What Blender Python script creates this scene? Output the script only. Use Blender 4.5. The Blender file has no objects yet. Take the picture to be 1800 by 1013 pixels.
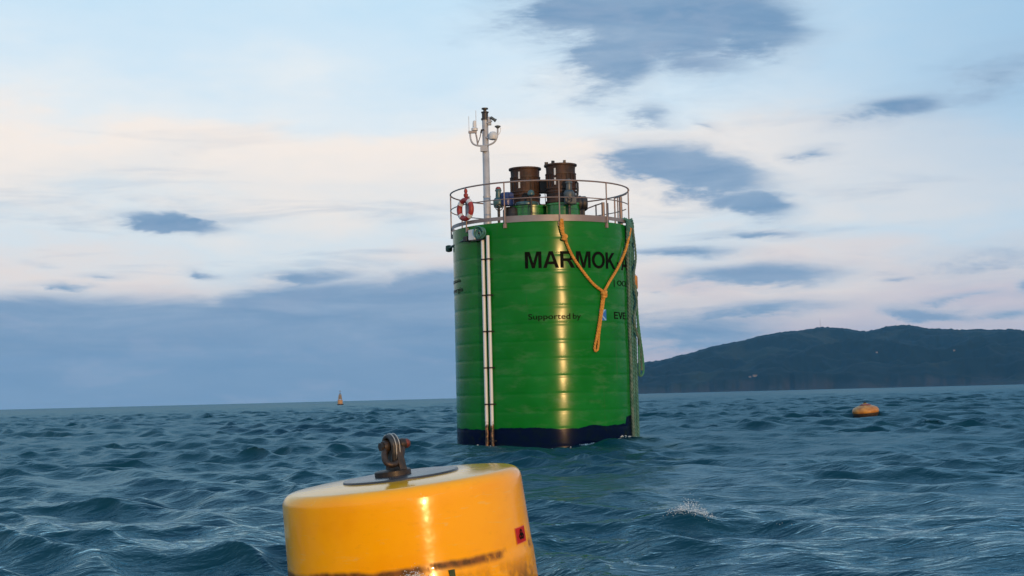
import bpy, bmesh, math, random
import numpy as np
from mathutils import Vector, Matrix

random.seed(7)
rng = np.random.default_rng(11)
sc = bpy.context.scene
C = sc.collection
R = math.radians

# ------------------------------------------------------------------ camera
FPX = 2600.0                       # focal length in pixels of the 1800 px wide photograph
CAM_H = 1.35
PITCH, ROLL = R(4.2), R(1.43)
F0 = Vector((0, math.cos(PITCH), math.sin(PITCH)))
U0 = Vector((0, -math.sin(PITCH), math.cos(PITCH)))
R0 = Vector((1, 0, 0))
CR = R0 * math.cos(ROLL) - U0 * math.sin(ROLL)
CU = U0 * math.cos(ROLL) + R0 * math.sin(ROLL)
cd = bpy.data.cameras.new('camera')
cd.sensor_width = 36.0
cd.lens = 36.0 * FPX / 1800.0
cd.clip_start, cd.clip_end = 0.1, 40000.0
cam = bpy.data.objects.new('camera', cd)
C.objects.link(cam)
m = Matrix((CR, CU, -F0)).transposed().to_4x4()
m.translation = Vector((0, 0, CAM_H))
cam.matrix_world = m
sc.camera = cam


def ray(px, py):
    return F0 + CR * ((px - 900.0) / FPX) + CU * ((506.5 - py) / FPX)


def at(px, py, Y):
    d = ray(px, py)
    return Vector((0, 0, CAM_H)) + d * (Y / d.y)


def azel(px, py):
    d = ray(px, py).normalized()
    return math.degrees(math.atan2(d.x, d.y)), math.degrees(math.asin(d.z))


def lin(r, g, b):
    def f(c):
        c /= 255.0
        return c / 12.92 if c <= 0.04045 else ((c + 0.055) / 1.055) ** 2.4
    return (f(r), f(g), f(b), 1.0)


# ------------------------------------------------------------------ sky, sun, exposure
SUN_AZ, SUN_EL = R(157.0), R(3.2)          # low sun behind the camera, to the right
SKY_STRENGTH = 0.1
world = bpy.data.worlds.new('World')
sc.world = world
world.use_nodes = True
nt = world.node_tree
nt.nodes.clear()
N = nt.nodes
L = nt.links


def math_node(op, a, b=None, c=None, clamp=False, tree=None):
    t = tree or nt
    n = t.nodes.new('ShaderNodeMath')
    n.operation = op
    n.use_clamp = clamp
    for i, v in enumerate((a, b, c)):
        if v is None:
            continue
        if isinstance(v, (int, float)):
            n.inputs[i].default_value = v
        else:
            t.links.new(v, n.inputs[i])
    return n.outputs[0]


def smooth(v, lo, hi, tree=None):
    t = tree or nt
    n = t.nodes.new('ShaderNodeMapRange')
    n.interpolation_type = 'SMOOTHSTEP'
    t.links.new(v, n.inputs['Value'])
    n.inputs['From Min'].default_value = lo
    n.inputs['From Max'].default_value = hi
    return n.outputs['Result']


def mix_col(fac, a, b, tree=None, blend='MIX'):
    t = tree or nt
    n = t.nodes.new('ShaderNodeMix')
    n.data_type = 'RGBA'
    n.blend_type = blend
    for s, v in ((n.inputs[0], fac), (n.inputs[6], a), (n.inputs[7], b)):
        if isinstance(v, (int, float)):
            s.default_value = v
        elif isinstance(v, tuple):
            s.default_value = v
        else:
            t.links.new(v, s)
    return n.outputs[2]


tc = N.new('ShaderNodeTexCoord')
nrm = N.new('ShaderNodeVectorMath'); nrm.operation = 'NORMALIZE'
L.new(tc.outputs['Generated'], nrm.inputs[0])
sep = N.new('ShaderNodeSeparateXYZ'); L.new(nrm.outputs[0], sep.inputs[0])
DEG = 180 / math.pi
az = math_node('MULTIPLY', math_node('ARCTAN2', sep.outputs[0], sep.outputs[1]), DEG)
el = math_node('MULTIPLY', math_node('ARCSINE', sep.outputs[2]), DEG)

# wispy noise laid on the sky sphere, drawn out along the horizon
stretch = N.new('ShaderNodeVectorMath'); stretch.operation = 'MULTIPLY'
L.new(nrm.outputs[0], stretch.inputs[0]); stretch.inputs[1].default_value = (1, 1, 3.4)


def sky_noise(scale, detail, rough=0.55, dist=0.0):
    n = N.new('ShaderNodeTexNoise')
    n.inputs['Scale'].default_value = scale
    n.inputs['Detail'].default_value = detail
    n.inputs['Roughness'].default_value = rough
    n.inputs['Distortion'].default_value = dist
    L.new(stretch.outputs[0], n.inputs['Vector'])
    return n


n_big = sky_noise(5.0, 4)
n_mid = sky_noise(17.0, 6, 0.58, 0.35)
n_fine = sky_noise(60.0, 5, 0.6, 0.3)
st2 = N.new('ShaderNodeVectorMath'); st2.operation = 'MULTIPLY'
L.new(nrm.outputs[0], st2.inputs[0]); st2.inputs[1].default_value = (1, 1, 7.5)
n_wisp = sky_noise(8.0, 7, 0.6, 0.5)
L.new(st2.outputs[0], n_wisp.inputs['Vector'])
wisp = math_node('SUBTRACT', n_wisp.outputs[0], 0.5)
wob = math_node('SUBTRACT', n_mid.outputs[0], 0.5)
wobf = math_node('SUBTRACT', n_fine.outputs[0], 0.5)
wobb = math_node('SUBTRACT', n_big.outputs[0], 0.5)

# clear sky: the physical sky under a thin high veil
sky = N.new('ShaderNodeTexSky')
sky.sky_type = 'NISHITA'
sky.sun_disc = False
sky.sun_elevation = SUN_EL
sky.sun_rotation = SUN_AZ
sky.air_density, sky.dust_density, sky.ozone_density = 1.0, 1.5, 1.5

elw = math_node('ADD', el, math_node('ADD', math_node('MULTIPLY', wobb, 9.0), math_node('MULTIPLY', wob, 2.5)))
ramp = N.new('ShaderNodeValToRGB')
L.new(math_node('DIVIDE', elw, 90.0), ramp.inputs[0])
stops = [(0.0, (186, 186, 202)), (2.2, (216, 202, 208)), (4.0, (236, 225, 221)), (6.0, (220, 230, 237)),
         (7.6, (238, 234, 231)), (9.6, (250, 239, 230)), (11.2, (230, 238, 243)), (13.5, (212, 232, 246)),
         (17.0, (196, 226, 246)), (40.0, (160, 203, 238)), (90.0, (130, 180, 228))]
cr = ramp.color_ramp
while len(cr.elements) < len(stops):
    cr.elements.new(0.5)
for e, (p, c) in zip(cr.elements, stops):
    e.position = p / 90.0
    e.color = lin(*c)
veil = ramp.outputs[0]
# bluer, emptier air to the right of the view
blue = math_node('MULTIPLY', smooth(az, 3.0, 22.0), math_node('SUBTRACT', 1.0, smooth(az, 70.0, 140.0)))
blue = math_node('MULTIPLY', blue, math_node('MULTIPLY_ADD', smooth(el, 3.0, 12.0), 0.68, 0.18))
veil = mix_col(blue, veil, lin(150, 193, 226))
scaled_veil = N.new('ShaderNodeVectorMath'); scaled_veil.operation = 'SCALE'
L.new(veil, scaled_veil.inputs[0]); scaled_veil.inputs['Scale'].default_value = 1.10 / SKY_STRENGTH
base_sky = mix_col(0.92, sky.outputs[0], scaled_veil.outputs[0])

# cloud field: soft ellipses (azimuth, elevation, radii in degrees), broken up by the noise
comb = N.new('ShaderNodeCombineXYZ')
azw = math_node('ADD', az, math_node('ADD', math_node('MULTIPLY', wob, 3.4), math_node('MULTIPLY', wobf, 0.7)))
elx = math_node('ADD', el, math_node('ADD', math_node('MULTIPLY', wob, 0.9), math_node('MULTIPLY', wobf, 0.25)))
L.new(azw, comb.inputs[0]); L.new(elx, comb.inputs[1])
PPD = FPX * math.pi / 180


def cloud_field(items):
    cur = None
    for (px, py, rx, ry, rot, amp) in items:
        a, e = azel(px, py)
        mp = N.new('ShaderNodeMapping'); mp.vector_type = 'TEXTURE'
        mp.inputs['Location'].default_value = (a, e, 0)
        mp.inputs['Rotation'].default_value = (0, 0, R(rot - 1.4))
        mp.inputs['Scale'].default_value = (rx / PPD, ry / PPD, 1)
        L.new(comb.outputs[0], mp.inputs[0])
        ln = N.new('ShaderNodeVectorMath'); ln.operation = 'LENGTH'
        L.new(mp.outputs[0], ln.inputs[0])
        v = math_node('MULTIPLY_ADD', ln.outputs['Value'], -amp, amp)
        cur = v if cur is None else math_node('MAXIMUM', cur, v)
    return cur


dense = cloud_field([
    # big cloud at the top
    (1150, 20, 310, 110, 0, 2.2), (1080, 95, 140, 90, 12, 1.9), (1330, 50, 130, 80, -12, 1.5), (1240, 110, 170, 55, 0, 0.9), (930, 20, 90, 50, 0, 0.6),
    # lens cloud right of the railing
    (1210, 300, 185, 56, -12, 2.0), (1320, 360, 100, 34, -8, 1.8), (1115, 268, 95, 17, 4, 1.2),
    # streak at mid height
    (1320, 484, 215, 29, 2, 1.6), (1200, 440, 140, 15, 0, 0.9), (1345, 411, 110, 9, 2, 0.85),
    # upper right
    (1590, 188, 125, 30, 6, 1.2), (1740, 140, 170, 50, 14, 0.8),
    (1150, 203, 58, 26, -14, 0.9), (1428, 271, 45, 15, 0, 0.95), (1245, 218, 26, 14, -14, 0.5),
    # small lens cloud on the left
    (298, 392, 120, 22, -3, 1.9),
    # bank on the left horizon
    (250, 745, 1000, 235, 0, 6.0), (600, 580, 350, 108, 2, 3.0), (60, 620, 480, 112, 3, 3.5), (810, 510, 200, 55, 2, 2.0), (540, 490, 150, 22, 2, 1.2),
    (115, 505, 75, 10, -2, 1.0), (360, 482, 60, 10, -4, 0.8), (178, 488, 55, 9, 2, 0.8),
    # low clouds on the right
    (1220, 590, 240, 70, 0, 1.1), (1330, 545, 200, 24, 3, 1.1), (1640, 549, 110, 21, -5, 1.2), (1690, 524, 80, 8, 3, 0.9),
    (1800, 504, 60, 18, 5, 1.0), (1500, 590, 200, 30, 0, 0.4), (1590, 488, 36, 7, 3, 0.6), (1780, 552, 80, 14, 3, 1.0),
    (1800, 450, 160, 40, 5, 0.5),
])
# beyond the frame the same kind of sky goes on: horizon bank and scattered clouds
side = smooth(math_node('ABSOLUTE', az), 19.0, 27.0)
bank = math_node('MULTIPLY_ADD', el, -0.16, 0.85)
scatter = math_node('MULTIPLY', math_node('SUBTRACT', n_big.outputs[0], 0.55), 5.0)
above = smooth(el, 15.0, 20.0)
scatter = math_node('SUBTRACT', scatter, math_node('MULTIPLY', math_node('SUBTRACT', 1.0, math_node('MAXIMUM', side, above)), 4.0))
bank = math_node('SUBTRACT', bank, math_node('MULTIPLY', math_node('SUBTRACT', 1.0, side), 4.0))
field = math_node('MAXIMUM', dense, math_node('MAXIMUM', bank, scatter))
edge_n = math_node('ADD', math_node('MULTIPLY', wob, 1.0), math_node('ADD', math_node('MULTIPLY', wobf, 0.5), math_node('MULTIPLY', wisp, 0.9)))
field = math_node('ADD', math_node('MINIMUM', field, 1.3), edge_n)
core = smooth(field, -0.08, 1.0)
halo = math_node('MULTIPLY', smooth(field, -0.45, 0.55), 0.30)
# thin streaks between the clouds, low in the sky
streak = math_node('MULTIPLY', smooth(n_wisp.outputs[0], 0.50, 0.72), math_node('SUBTRACT', 1.0, smooth(el, 6.0, 13.0)))
streak = math_node('MULTIPLY', streak, 0.42)
dens = math_node('MAXIMUM', math_node('MAXIMUM', core, halo), streak)
# cloud colour: cooler and darker where thick, layered inside, lilac towards the horizon
inner = math_node('ADD', math_node('MULTIPLY', smooth(field, 0.1, 1.2), 0.72),
                  math_node('ADD', math_node('MULTIPLY', wob, 0.8), math_node('ADD', math_node('MULTIPLY', wobb, 0.7), math_node('MULTIPLY', wisp, 1.5))), clamp=True)
ccol = mix_col(inner, lin(162, 183, 206), lin(112, 148, 184))
ccol = mix_col(math_node('MULTIPLY', math_node('SUBTRACT', 1.0, smooth(el, 0.3, 3.6)), 0.75), ccol, lin(126, 157, 187))
ccol = mix_col(math_node('MULTIPLY', smooth(n_mid.outputs[0], 0.50, 0.68), 0.22), ccol, lin(176, 186, 206))
csc = N.new('ShaderNodeVectorMath'); csc.operation = 'SCALE'
L.new(ccol, csc.inputs[0]); csc.inputs['Scale'].default_value = 1.05 / SKY_STRENGTH
final = mix_col(math_node('MULTIPLY', dens, 0.95), base_sky, csc.outputs[0])
bg = N.new('ShaderNodeBackground')
bg.inputs['Strength'].default_value = SKY_STRENGTH
L.new(final, bg.inputs['Color'])
out = N.new('ShaderNodeOutputWorld')
L.new(bg.outputs[0], out.inputs['Surface'])
world.cycles.sampling_method = 'MANUAL'
world.cycles.sample_map_resolution = 1024

sun_d = bpy.data.lights.new('sun', 'SUN')
sun_d.energy = 3.2
sun_d.color = (1.0, 0.56, 0.22)
sun_d.angle = R(1.2)
sun = bpy.data.objects.new('sun', sun_d)
C.objects.link(sun)
sdir = Vector((math.sin(SUN_AZ) * math.cos(SUN_EL), math.cos(SUN_AZ) * math.cos(SUN_EL), math.sin(SUN_EL)))
sun.rotation_euler = sdir.to_track_quat('Z', 'Y').to_euler()
sun.location = (20, -40, 30)

sc.view_settings.view_transform = 'Standard'
sc.view_settings.look = 'None'
sc.view_settings.exposure = 0.0
sc.view_settings.gamma = 1.0
sc.view_settings.use_curve_mapping = False
sc.render.engine = 'CYCLES'
sc.cycles.use_denoising = True
sc.cycles.max_bounces = 6
sc.cycles.diffuse_bounces = 3
sc.cycles.glossy_bounces = 4
sc.cycles.volume_bounces = 0
sc.cycles.sample_clamp_indirect = 6.0

# ------------------------------------------------------------------ materials


def pmat(name, c1, c2=None, scale=6.0, rough=0.5, spec=0.5, metal=0.0, bump=0.0, coat=0.0, coat_rough=0.05, detail=5.0, lo=0.35, hi=0.65, stretch=(1, 1, 1)):
    mt = bpy.data.materials.new(name)
    mt.use_nodes = True
    t = mt.node_tree
    b = t.nodes['Principled BSDF']
    b.inputs['Metallic'].default_value = metal
    b.inputs['Roughness'].default_value = rough
    b.inputs['Coat Weight'].default_value = coat
    b.inputs['Specular IOR Level'].default_value = spec
    b.inputs['Coat Roughness'].default_value = coat_rough
    tx = t.nodes.new('ShaderNodeTexCoord')
    mp = t.nodes.new('ShaderNodeMapping'); mp.inputs['Scale'].default_value = stretch
    t.links.new(tx.outputs['Object'], mp.inputs[0])
    nz = t.nodes.new('ShaderNodeTexNoise')
    nz.inputs['Scale'].default_value = scale
    nz.inputs['Detail'].default_value = detail
    nz.inputs['Roughness'].default_value = 0.6
    t.links.new(mp.outputs[0], nz.inputs['Vector'])
    if c2 is None:
        c2 = tuple(x * 0.75 for x in c1)
    f = smooth(nz.outputs[0], lo, hi, t)
    t.links.new(mix_col(f, tuple(c1) + (1,), tuple(c2) + (1,), t), b.inputs['Base Color'])
    t.links.new(math_node('MULTIPLY_ADD', nz.outputs[0], 0.2, max(0.02, rough - 0.1), tree=t), b.inputs['Roughness'])
    if bump:
        bp = t.nodes.new('ShaderNodeBump')
        bp.inputs['Strength'].default_value = bump
        bp.inputs['Distance'].default_value = 0.02
        t.links.new(nz.outputs[0], bp.inputs['Height'])
        t.links.new(bp.outputs[0], b.inputs['Normal'])
    return mt


M = {}
M['galv'] = pmat('galvanised_steel', (0.34, 0.33, 0.34), (0.22, 0.21, 0.22), 5, 0.5, metal=0.3)
M['toe'] = pmat('toe_board_steel', (0.22, 0.215, 0.225), (0.19, 0.16, 0.16), 1.6, 0.5, metal=0.2)
M['rail'] = pmat('railing_steel', (0.20, 0.18, 0.18), (0.28, 0.2, 0.17), 4, 0.5, metal=0.3)
M['mast'] = pmat('mast_paint', (0.36, 0.40, 0.45), (0.28, 0.31, 0.35), 3, 0.4)
M['dark'] = pmat('dark_metal', (0.025, 0.03, 0.035), (0.05, 0.045, 0.04), 12, 0.5, metal=0.3)
M['black'] = pmat('black_rubber', (0.008, 0.008, 0.009), (0.02, 0.02, 0.022), 10, 0.55)
M['white'] = pmat('white_plastic', (0.62, 0.66, 0.68), (0.5, 0.54, 0.56), 4, 0.4)
M['pipe'] = None
M['rust'] = pmat('rusty_steel', (0.055, 0.024, 0.013), (0.022, 0.014, 0.011), 5, 0.7, metal=0.1, bump=0.3, stretch=(1, 1, 0.35))
M['rustdark'] = pmat('rusty_flange_steel', (0.03, 0.022, 0.018), (0.06, 0.028, 0.016), 9, 0.6, metal=0.2, bump=0.3)
M['greenpaint'] = pmat('green_deck_paint', (0.012, 0.17, 0.03), (0.01, 0.13, 0.025), 2.5, 0.3, coat=0.4)
M['teal'] = pmat('teal_paint', (0.06, 0.14, 0.15), (0.03, 0.08, 0.09), 9, 0.4)
M['blue'] = pmat('blue_motor_paint', (0.01, 0.035, 0.16), (0.008, 0.025, 0.11), 9, 0.4)
M['greyactuator'] = pmat('grey_actuator_paint', (0.07, 0.09, 0.10), (0.045, 0.06, 0.065), 9, 0.45)
M['red'] = pmat('red_plastic', (0.30, 0.03, 0.025), (0.2, 0.02, 0.02), 8, 0.5)
M['redcap'] = pmat('red_cap_paint', (0.22, 0.04, 0.04), (0.14, 0.03, 0.03), 8, 0.5)
M['yrope'] = pmat('yellow_rope', (0.62, 0.30, 0.045), (0.42, 0.19, 0.03), 14, 0.85)
M['trope'] = pmat('teal_rope', (0.03, 0.14, 0.12), (0.07, 0.19, 0.17), 6, 0.85)
M['brope'] = pmat('bright_green_rope', (0.03, 0.20, 0.10), (0.06, 0.16, 0.11), 6, 0.85)
M['grope'] = pmat('grey_green_rope', (0.13, 0.19, 0.17), (0.05, 0.12, 0.10), 5, 0.85)
M['ink'] = pmat('black_lettering', (0.003, 0.005, 0.003), (0.007, 0.008, 0.006), 4, 0.6, spec=0.03)
M['logo'] = pmat('blue_logo_paint', (0.02, 0.16, 0.5), (0.02, 0.13, 0.42), 4, 0.4)
M['logolight'] = pmat('pale_blue_logo_paint', (0.25, 0.45, 0.62), (0.2, 0.4, 0.56), 4, 0.4)
M['orange'] = pmat('orange_float_paint', (0.50, 0.235, 0.035), (0.32, 0.12, 0.02), 4, 0.45, coat=0.1)
M['darkhull'] = pmat('fouled_antifouling', (0.02, 0.014, 0.012), (0.045, 0.03, 0.015), 8, 0.6)
M['armgreen'] = pmat('dark_green_arm_paint', (0.008, 0.06, 0.035), (0.006, 0.04, 0.025), 8, 0.5)
M['deck'] = pmat('deck_plate', (0.10, 0.12, 0.11), (0.07, 0.09, 0.08), 6, 0.6)
M['farwhite'] = pmat('rendered_house_wall', (0.14, 0.14, 0.14), (0.11, 0.11, 0.11), 0.3, 0.7)
M['farroof'] = pmat('tiled_house_roof', (0.05, 0.04, 0.035), (0.04, 0.03, 0.03), 0.5, 0.8)
M['foam'] = pmat('sea_foam', (0.68, 0.75, 0.79), (0.5, 0.6, 0.65), 20, 0.5)
M['navtower'] = pmat('weathered_yellow_steel', (0.26, 0.22, 0.15), (0.18, 0.16, 0.13), 2, 0.6)
M['navbody'] = pmat('weathered_buoy_orange', (0.40, 0.22, 0.09), (0.3, 0.17, 0.08), 2, 0.6)

# ------------------------------------------------------------------ mesh helpers


class MB:
    """collects vertices and faces for one mesh"""

    def __init__(self):
        self.v, self.f = [], []

    def add(self, vs, fs):
        o = len(self.v)
        self.v += [tuple(x) for x in vs]
        self.f += [tuple(i + o for i in q) for q in fs]
        return self

    def box(self, c, s, rz=0.0, M3=None):
        vs = []
        for z in (-.5, .5):
            for x, y in ((-.5, -.5), (.5, -.5), (.5, .5), (-.5, .5)):
                p = Vector((x * s[0], y * s[1], z * s[2]))
                p = (M3 or Matrix.Rotation(rz, 3, 'Z')) @ p
                vs.append(p + Vector(c))
        return self.add(vs, [(3, 2, 1, 0), (4, 5, 6, 7), (0, 1, 5, 4), (1, 2, 6, 5), (2, 3, 7, 6), (3, 0, 4, 7)])

    def lathe(self, prof, n=32, c=(0, 0, 0), M3=None, closed_ends=True):
        """prof: list of (radius, z)"""
        vs, fs = [], []
        for r, z in prof:
            for i in range(n):
                a = 2 * math.pi * i / n
                p = Vector((r * math.cos(a), r * math.sin(a), z))
                if M3:
                    p = M3 @ p
                vs.append(p + Vector(c))
        for j in range(len(prof) - 1):
            for i in range(n):
                k = (i + 1) % n
                fs.append((j * n + i, j * n + k, (j + 1) * n + k, (j + 1) * n + i))
        if closed_ends:
            if prof[0][0] > 1e-5:
                fs.append(tuple(range(n - 1, -1, -1)))
            if prof[-1][0] > 1e-5:
                o = (len(prof) - 1) * n
                fs.append(tuple(o + i for i in range(n)))
        return self.add(vs, fs)

    def cyl(self, a, b, r, n=12, r2=None):
        a, b = Vector(a), Vector(b)
        d = b - a
        q = d.to_track_quat('Z', 'Y').to_matrix()
        return self.lathe([(r, 0), (r if r2 is None else r2, d.length)], n, a, q)

    def tube(self, pts, r, n=8, closed=False):
        pts = [Vector(p) for p in pts]
        m_ = len(pts)
        vs, fs = [], []
        up = None
        for i, p in enumerate(pts):
            if closed:
                t = pts[(i + 1) % m_] - pts[i - 1]
            else:
                t = pts[min(i + 1, m_ - 1)] - pts[max(i - 1, 0)]
            t.normalize()
            if up is None:
                up = Vector((0, 0, 1)) if abs(t.z) < 0.9 else Vector((1, 0, 0))
            s = t.cross(up)
            if s.length < 1e-5:
                s = t.cross(Vector((0.3, 1, 0.2)))
            s.normalize()
            up = s.cross(t).normalized()
            rr = r[i] if isinstance(r, (list, tuple)) else r
            for k in range(n):
                a = 2 * math.pi * k / n
                vs.append(p + s * (rr * math.cos(a)) + up * (rr * math.sin(a)))
        for i in range(m_ if closed else m_ - 1):
            j = (i + 1) % m_
            for k in range(n):
                l = (k + 1) % n
                fs.append((i * n + k, i * n + l, j * n + l, j * n + k))
        if not closed:
            fs.append(tuple(range(n - 1, -1, -1)))
            fs.append(tuple((m_ - 1) * n + k for k in range(n)))
        return self.add(vs, fs)

    def rope(self, pts, r, pitch=0.22, strands=3, n=6, step=0.03):
        """laid rope: strands twisted round a path"""
        pts = [Vector(p) for p in pts]
        dense, s = [], 0.0
        seg = [(pts[i + 1] - pts[i]).length for i in range(len(pts) - 1)]
        total = sum(seg)
        cnt = max(4, int(total / step))
        out_ = []
        i, acc = 0, 0.0
        for q in range(cnt + 1):
            d = total * q / cnt
            while i < len(seg) - 1 and acc + seg[i] < d:
                acc += seg[i]; i += 1
            u = (d - acc) / max(seg[i], 1e-9)
            out_.append((pts[i].lerp(pts[i + 1], min(1, u)), d))
        up = None
        rings = [[] for _ in range(strands)]
        for q, (p, d) in enumerate(out_):
            t = out_[min(q + 1, cnt)][0] - out_[max(q - 1, 0)][0]
            t.normalize()
            if up is None:
                up = Vector((0, 1, 0)) if abs(t.y) < 0.9 else Vector((1, 0, 0))
            s_ = t.cross(up).normalized(); up = s_.cross(t).normalized()
            for k in range(strands):
                a = 2 * math.pi * (k / strands + d / pitch)
                rings[k].append(p + (s_ * math.cos(a) + up * math.sin(a)) * r * 0.5)
        for k in range(strands):
            self.tube(rings[k], r * 0.56, n)
        return self

    def torus(self, c, R_, r, M3=None, n=32, k=10, a0=0.0, a1=2 * math.pi):
        full = abs(a1 - a0 - 2 * math.pi) < 1e-6
        pts = []
        cnt = n if full else n + 1
        for i in range(cnt):
            a = a0 + (a1 - a0) * i / n
            p = Vector((R_ * math.cos(a), R_ * math.sin(a), 0))
            if M3:
                p = M3 @ p
            pts.append(p + Vector(c))
        return self.tube(pts, r, k, closed=full)

    def build(self, name, mat, parent=None, smooth_=True, bevel=0.0):
        me = bpy.data.meshes.new(name)
        me.from_pydata(self.v, [], self.f)
        me.update()
        o = bpy.data.objects.new(name, me)
        C.objects.link(o)
        if mat:
            me.materials.append(mat)
        if smooth_:
            me.shade_smooth()
            try:
                me.set_sharp_from_angle(angle=R(38))
            except Exception:
                pass
        if bevel:
            b = o.modifiers.new('bevel', 'BEVEL'); b.width = bevel; b.segments = 2; b.limit_method = 'ANGLE'
        if parent:
            o.parent = parent
        return o


def thing(name, label, cat, loc=(0, 0, 0), rot=(0, 0, 0), group=None):
    o = bpy.data.objects.new(name, None)
    o.empty_display_size = 0.3
    C.objects.link(o)
    o.location = loc; o.rotation_euler = rot
    return tag(o, label, cat, group)


def tag(o, label, cat, group=None, kind=None):
    o['label'] = label; o['category'] = cat
    if group: o['group'] = group
    if kind: o['kind'] = kind
    return o


def np_mesh(name, verts, quads, mat):
    me = bpy.data.meshes.new(name)
    nv, nf = len(verts), len(quads)
    me.vertices.add(nv); me.loops.add(nf * 4); me.polygons.add(nf)
    me.vertices.foreach_set('co', verts.astype(np.float32).ravel())
    me.loops.foreach_set('vertex_index', quads.astype(np.int32).ravel())
    me.polygons.foreach_set('loop_start', np.arange(0, nf * 4, 4, dtype=np.int32))
    me.polygons.foreach_set('loop_total', np.full(nf, 4, dtype=np.int32))
    me.polygons.foreach_set('use_smooth', np.ones(nf, dtype=bool))
    me.update(calc_edges=True)
    me.materials.append(mat)
    o = bpy.data.objects.new(name, me)
    C.objects.link(o)
    return o


def vnoise(x, y, seed=0):
    """smooth value noise"""
    def h(i, j):
        n = (i * 374761393 + j * 668265263 + seed * 1442695041) & 0xffffffff
        n = ((n ^ (n >> 13)) * 1274126177) & 0xffffffff
        return ((n ^ (n >> 16)) & 0xffff) / 65535.0
    xi, yi = np.floor(x).astype(np.int64), np.floor(y).astype(np.int64)
    u, v = x - xi, y - yi
    u, v = u * u * (3 - 2 * u), v * v * (3 - 2 * v)
    return (h(xi, yi) * (1 - u) + h(xi + 1, yi) * u) * (1 - v) + (h(xi, yi + 1) * (1 - u) + h(xi + 1, yi + 1) * u) * v


def fbm(x, y, oct_=5, seed=0):
    s, a, t = 0, 0.5, 0
    for o in range(oct_):
        s = s + a * vnoise(x * 2 ** o, y * 2 ** o, seed + o); t += a; a *= 0.5
    return s / t * 2 - 1


def sstep(a, b, x):
    t = np.clip((x - a) / (b - a), 0, 1)
    return t * t * (3 - 2 * t)


# ------------------------------------------------------------------ where the big things stand
HULL_Y, HULL_R, DECK = 42.0, 2.5, 6.05
hp = at(957.5, 696, HULL_Y)
HULL = Vector((hp.x, HULL_Y, 0.0))
hull_rz = -math.atan2(HULL.x, HULL.y)
BUOY_Y, BUOY_R = 12.2, 0.98
BUOY_TOP = at(705, 840, BUOY_Y)

# ------------------------------------------------------------------ sea
Z0X, Z0Y = 0.0, -4.0                         # apex of the polar grid, behind the camera
rows = [0.6, 1.4, 2.4, 3.4, 4.5, 5.5]
r = 6.2
while r < 800:
    rows.append(r)
    r += max(0.055, 0.0028 * r)
rows += list(np.geomspace(815, 9000, 40))
rows = np.array(rows)
dense_a = np.linspace(R(-21.5), R(21.5), 640)
grow = [0.05 * 1.12 ** i for i in range(60)]
side_a = R(21.5) + np.cumsum([R(g) for g in grow])
side_a = side_a[side_a < R(178)]
angs = np.concatenate([-side_a[::-1], dense_a, side_a])
nr, na = len(rows), len(angs)
RR, AA = np.meshgrid(rows, angs, indexing='ij')
X = Z0X + RR * np.sin(AA)
Y = Z0Y + RR * np.cos(AA)
dang = np.gradient(angs)
spac = np.maximum(np.gradient(rows)[:, None] * np.ones((1, na)), RR * dang[None, :] * 0.8).astype(np.float32)
X = X.astype(np.float32); Y = Y.astype(np.float32)
NW = 170
lams = np.exp(np.linspace(math.log(0.24), math.log(11.0), NW)) * np.exp(rng.normal(0, 0.03, NW))
main = R(205)                                # travelling towards the camera, drifting left
RES = np.full_like(X, 1e-4); TOT = 1e-4
ZZ = np.zeros_like(X); DX = np.zeros_like(X); DY = np.zeros_like(X)
VAR = np.zeros_like(X)
gust = (0.75 + 0.55 * (np.sin(X * 0.21 + Y * 0.13 + 1.3) * np.sin(Y * 0.11 - X * 0.06 + 0.4)) + 0.25 * np.sin(X * 0.55 - Y * 0.37)).astype(np.float32)
gust = np.clip(gust, 0.25, 1.5)
smin = spac.min(1)
for lam in lams:
    k = 2 * math.pi / lam
    spread = 0.42 + 0.30 * math.exp(-lam / 1.6)
    th = main + rng.normal(0, spread)
    slope = 0.033 * (1.0 + 0.5 * math.exp(-((math.log(lam / 1.25)) / 0.7) ** 2))
    slope *= math.exp(-(lam / 5.2) ** 2)
    a = slope / k
    ph = rng.uniform(0, 2 * math.pi)
    dx, dy = math.sin(th), math.cos(th)
    nrow = int(np.nonzero(smin * 2.0 <= lam)[0].max()) + 1 if (smin * 2.0 <= lam).any() else 8
    nrow = max(nrow, 8)
    sl = slice(0, nrow)
    w = sstep(2.2, 4.5, lam / spac[sl])
    g = gust[sl] if lam < 1.6 else 1.0
    phi = (k * (dx * X[sl] + dy * Y[sl]) + ph).astype(np.float32)
    wa = (w * a * g).astype(np.float32)
    sn = np.sin(phi)
    ZZ[sl] += wa * np.cos(phi)
    q = 1.05 if lam > 1 else 0.85
    DX[sl] -= wa * sn * dx * q
    DY[sl] -= wa * sn * dy * q
    RES[sl] += w * w * slope ** 2 / 2; TOT += slope ** 2 / 2
    VAR[sl] += (slope ** 2 / 2) * (1 - w * w)
    VAR[nrow:] += slope ** 2 / 2


# waves too short for the grid hand their steepness on to the ones it carries
gain = np.clip(np.sqrt(TOT / RES), 1.0, 1.9).astype(np.float32)
ZZ *= gain; DX *= gain; DY *= gain
VAR *= 0.6


def crest(px, py, Yd, length, height, width, ang):
    """one steep wave: a ridge with a gentle back and a steeper front"""
    p = at(px, py, Yd)
    ux, uy = math.cos(ang), math.sin(ang)
    s = (X - p.x) * ux + (Y - p.y) * uy
    t = -(X - p.x) * uy + (Y - p.y) * ux
    t = t + 0.35 * np.sin(s * 1.3 + px) * width
    bell = np.exp(-(s / length) ** 2)
    prof = np.where(t < 0, np.exp(-(t / (width * 0.55)) ** 2), np.exp(-(t / (width * 1.5)) ** 2))
    mod = 0.8 + 0.3 * np.sin(s * 3.1 + py)
    return (bell * prof * height * 0.6 * mod).astype(np.float32)


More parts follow.
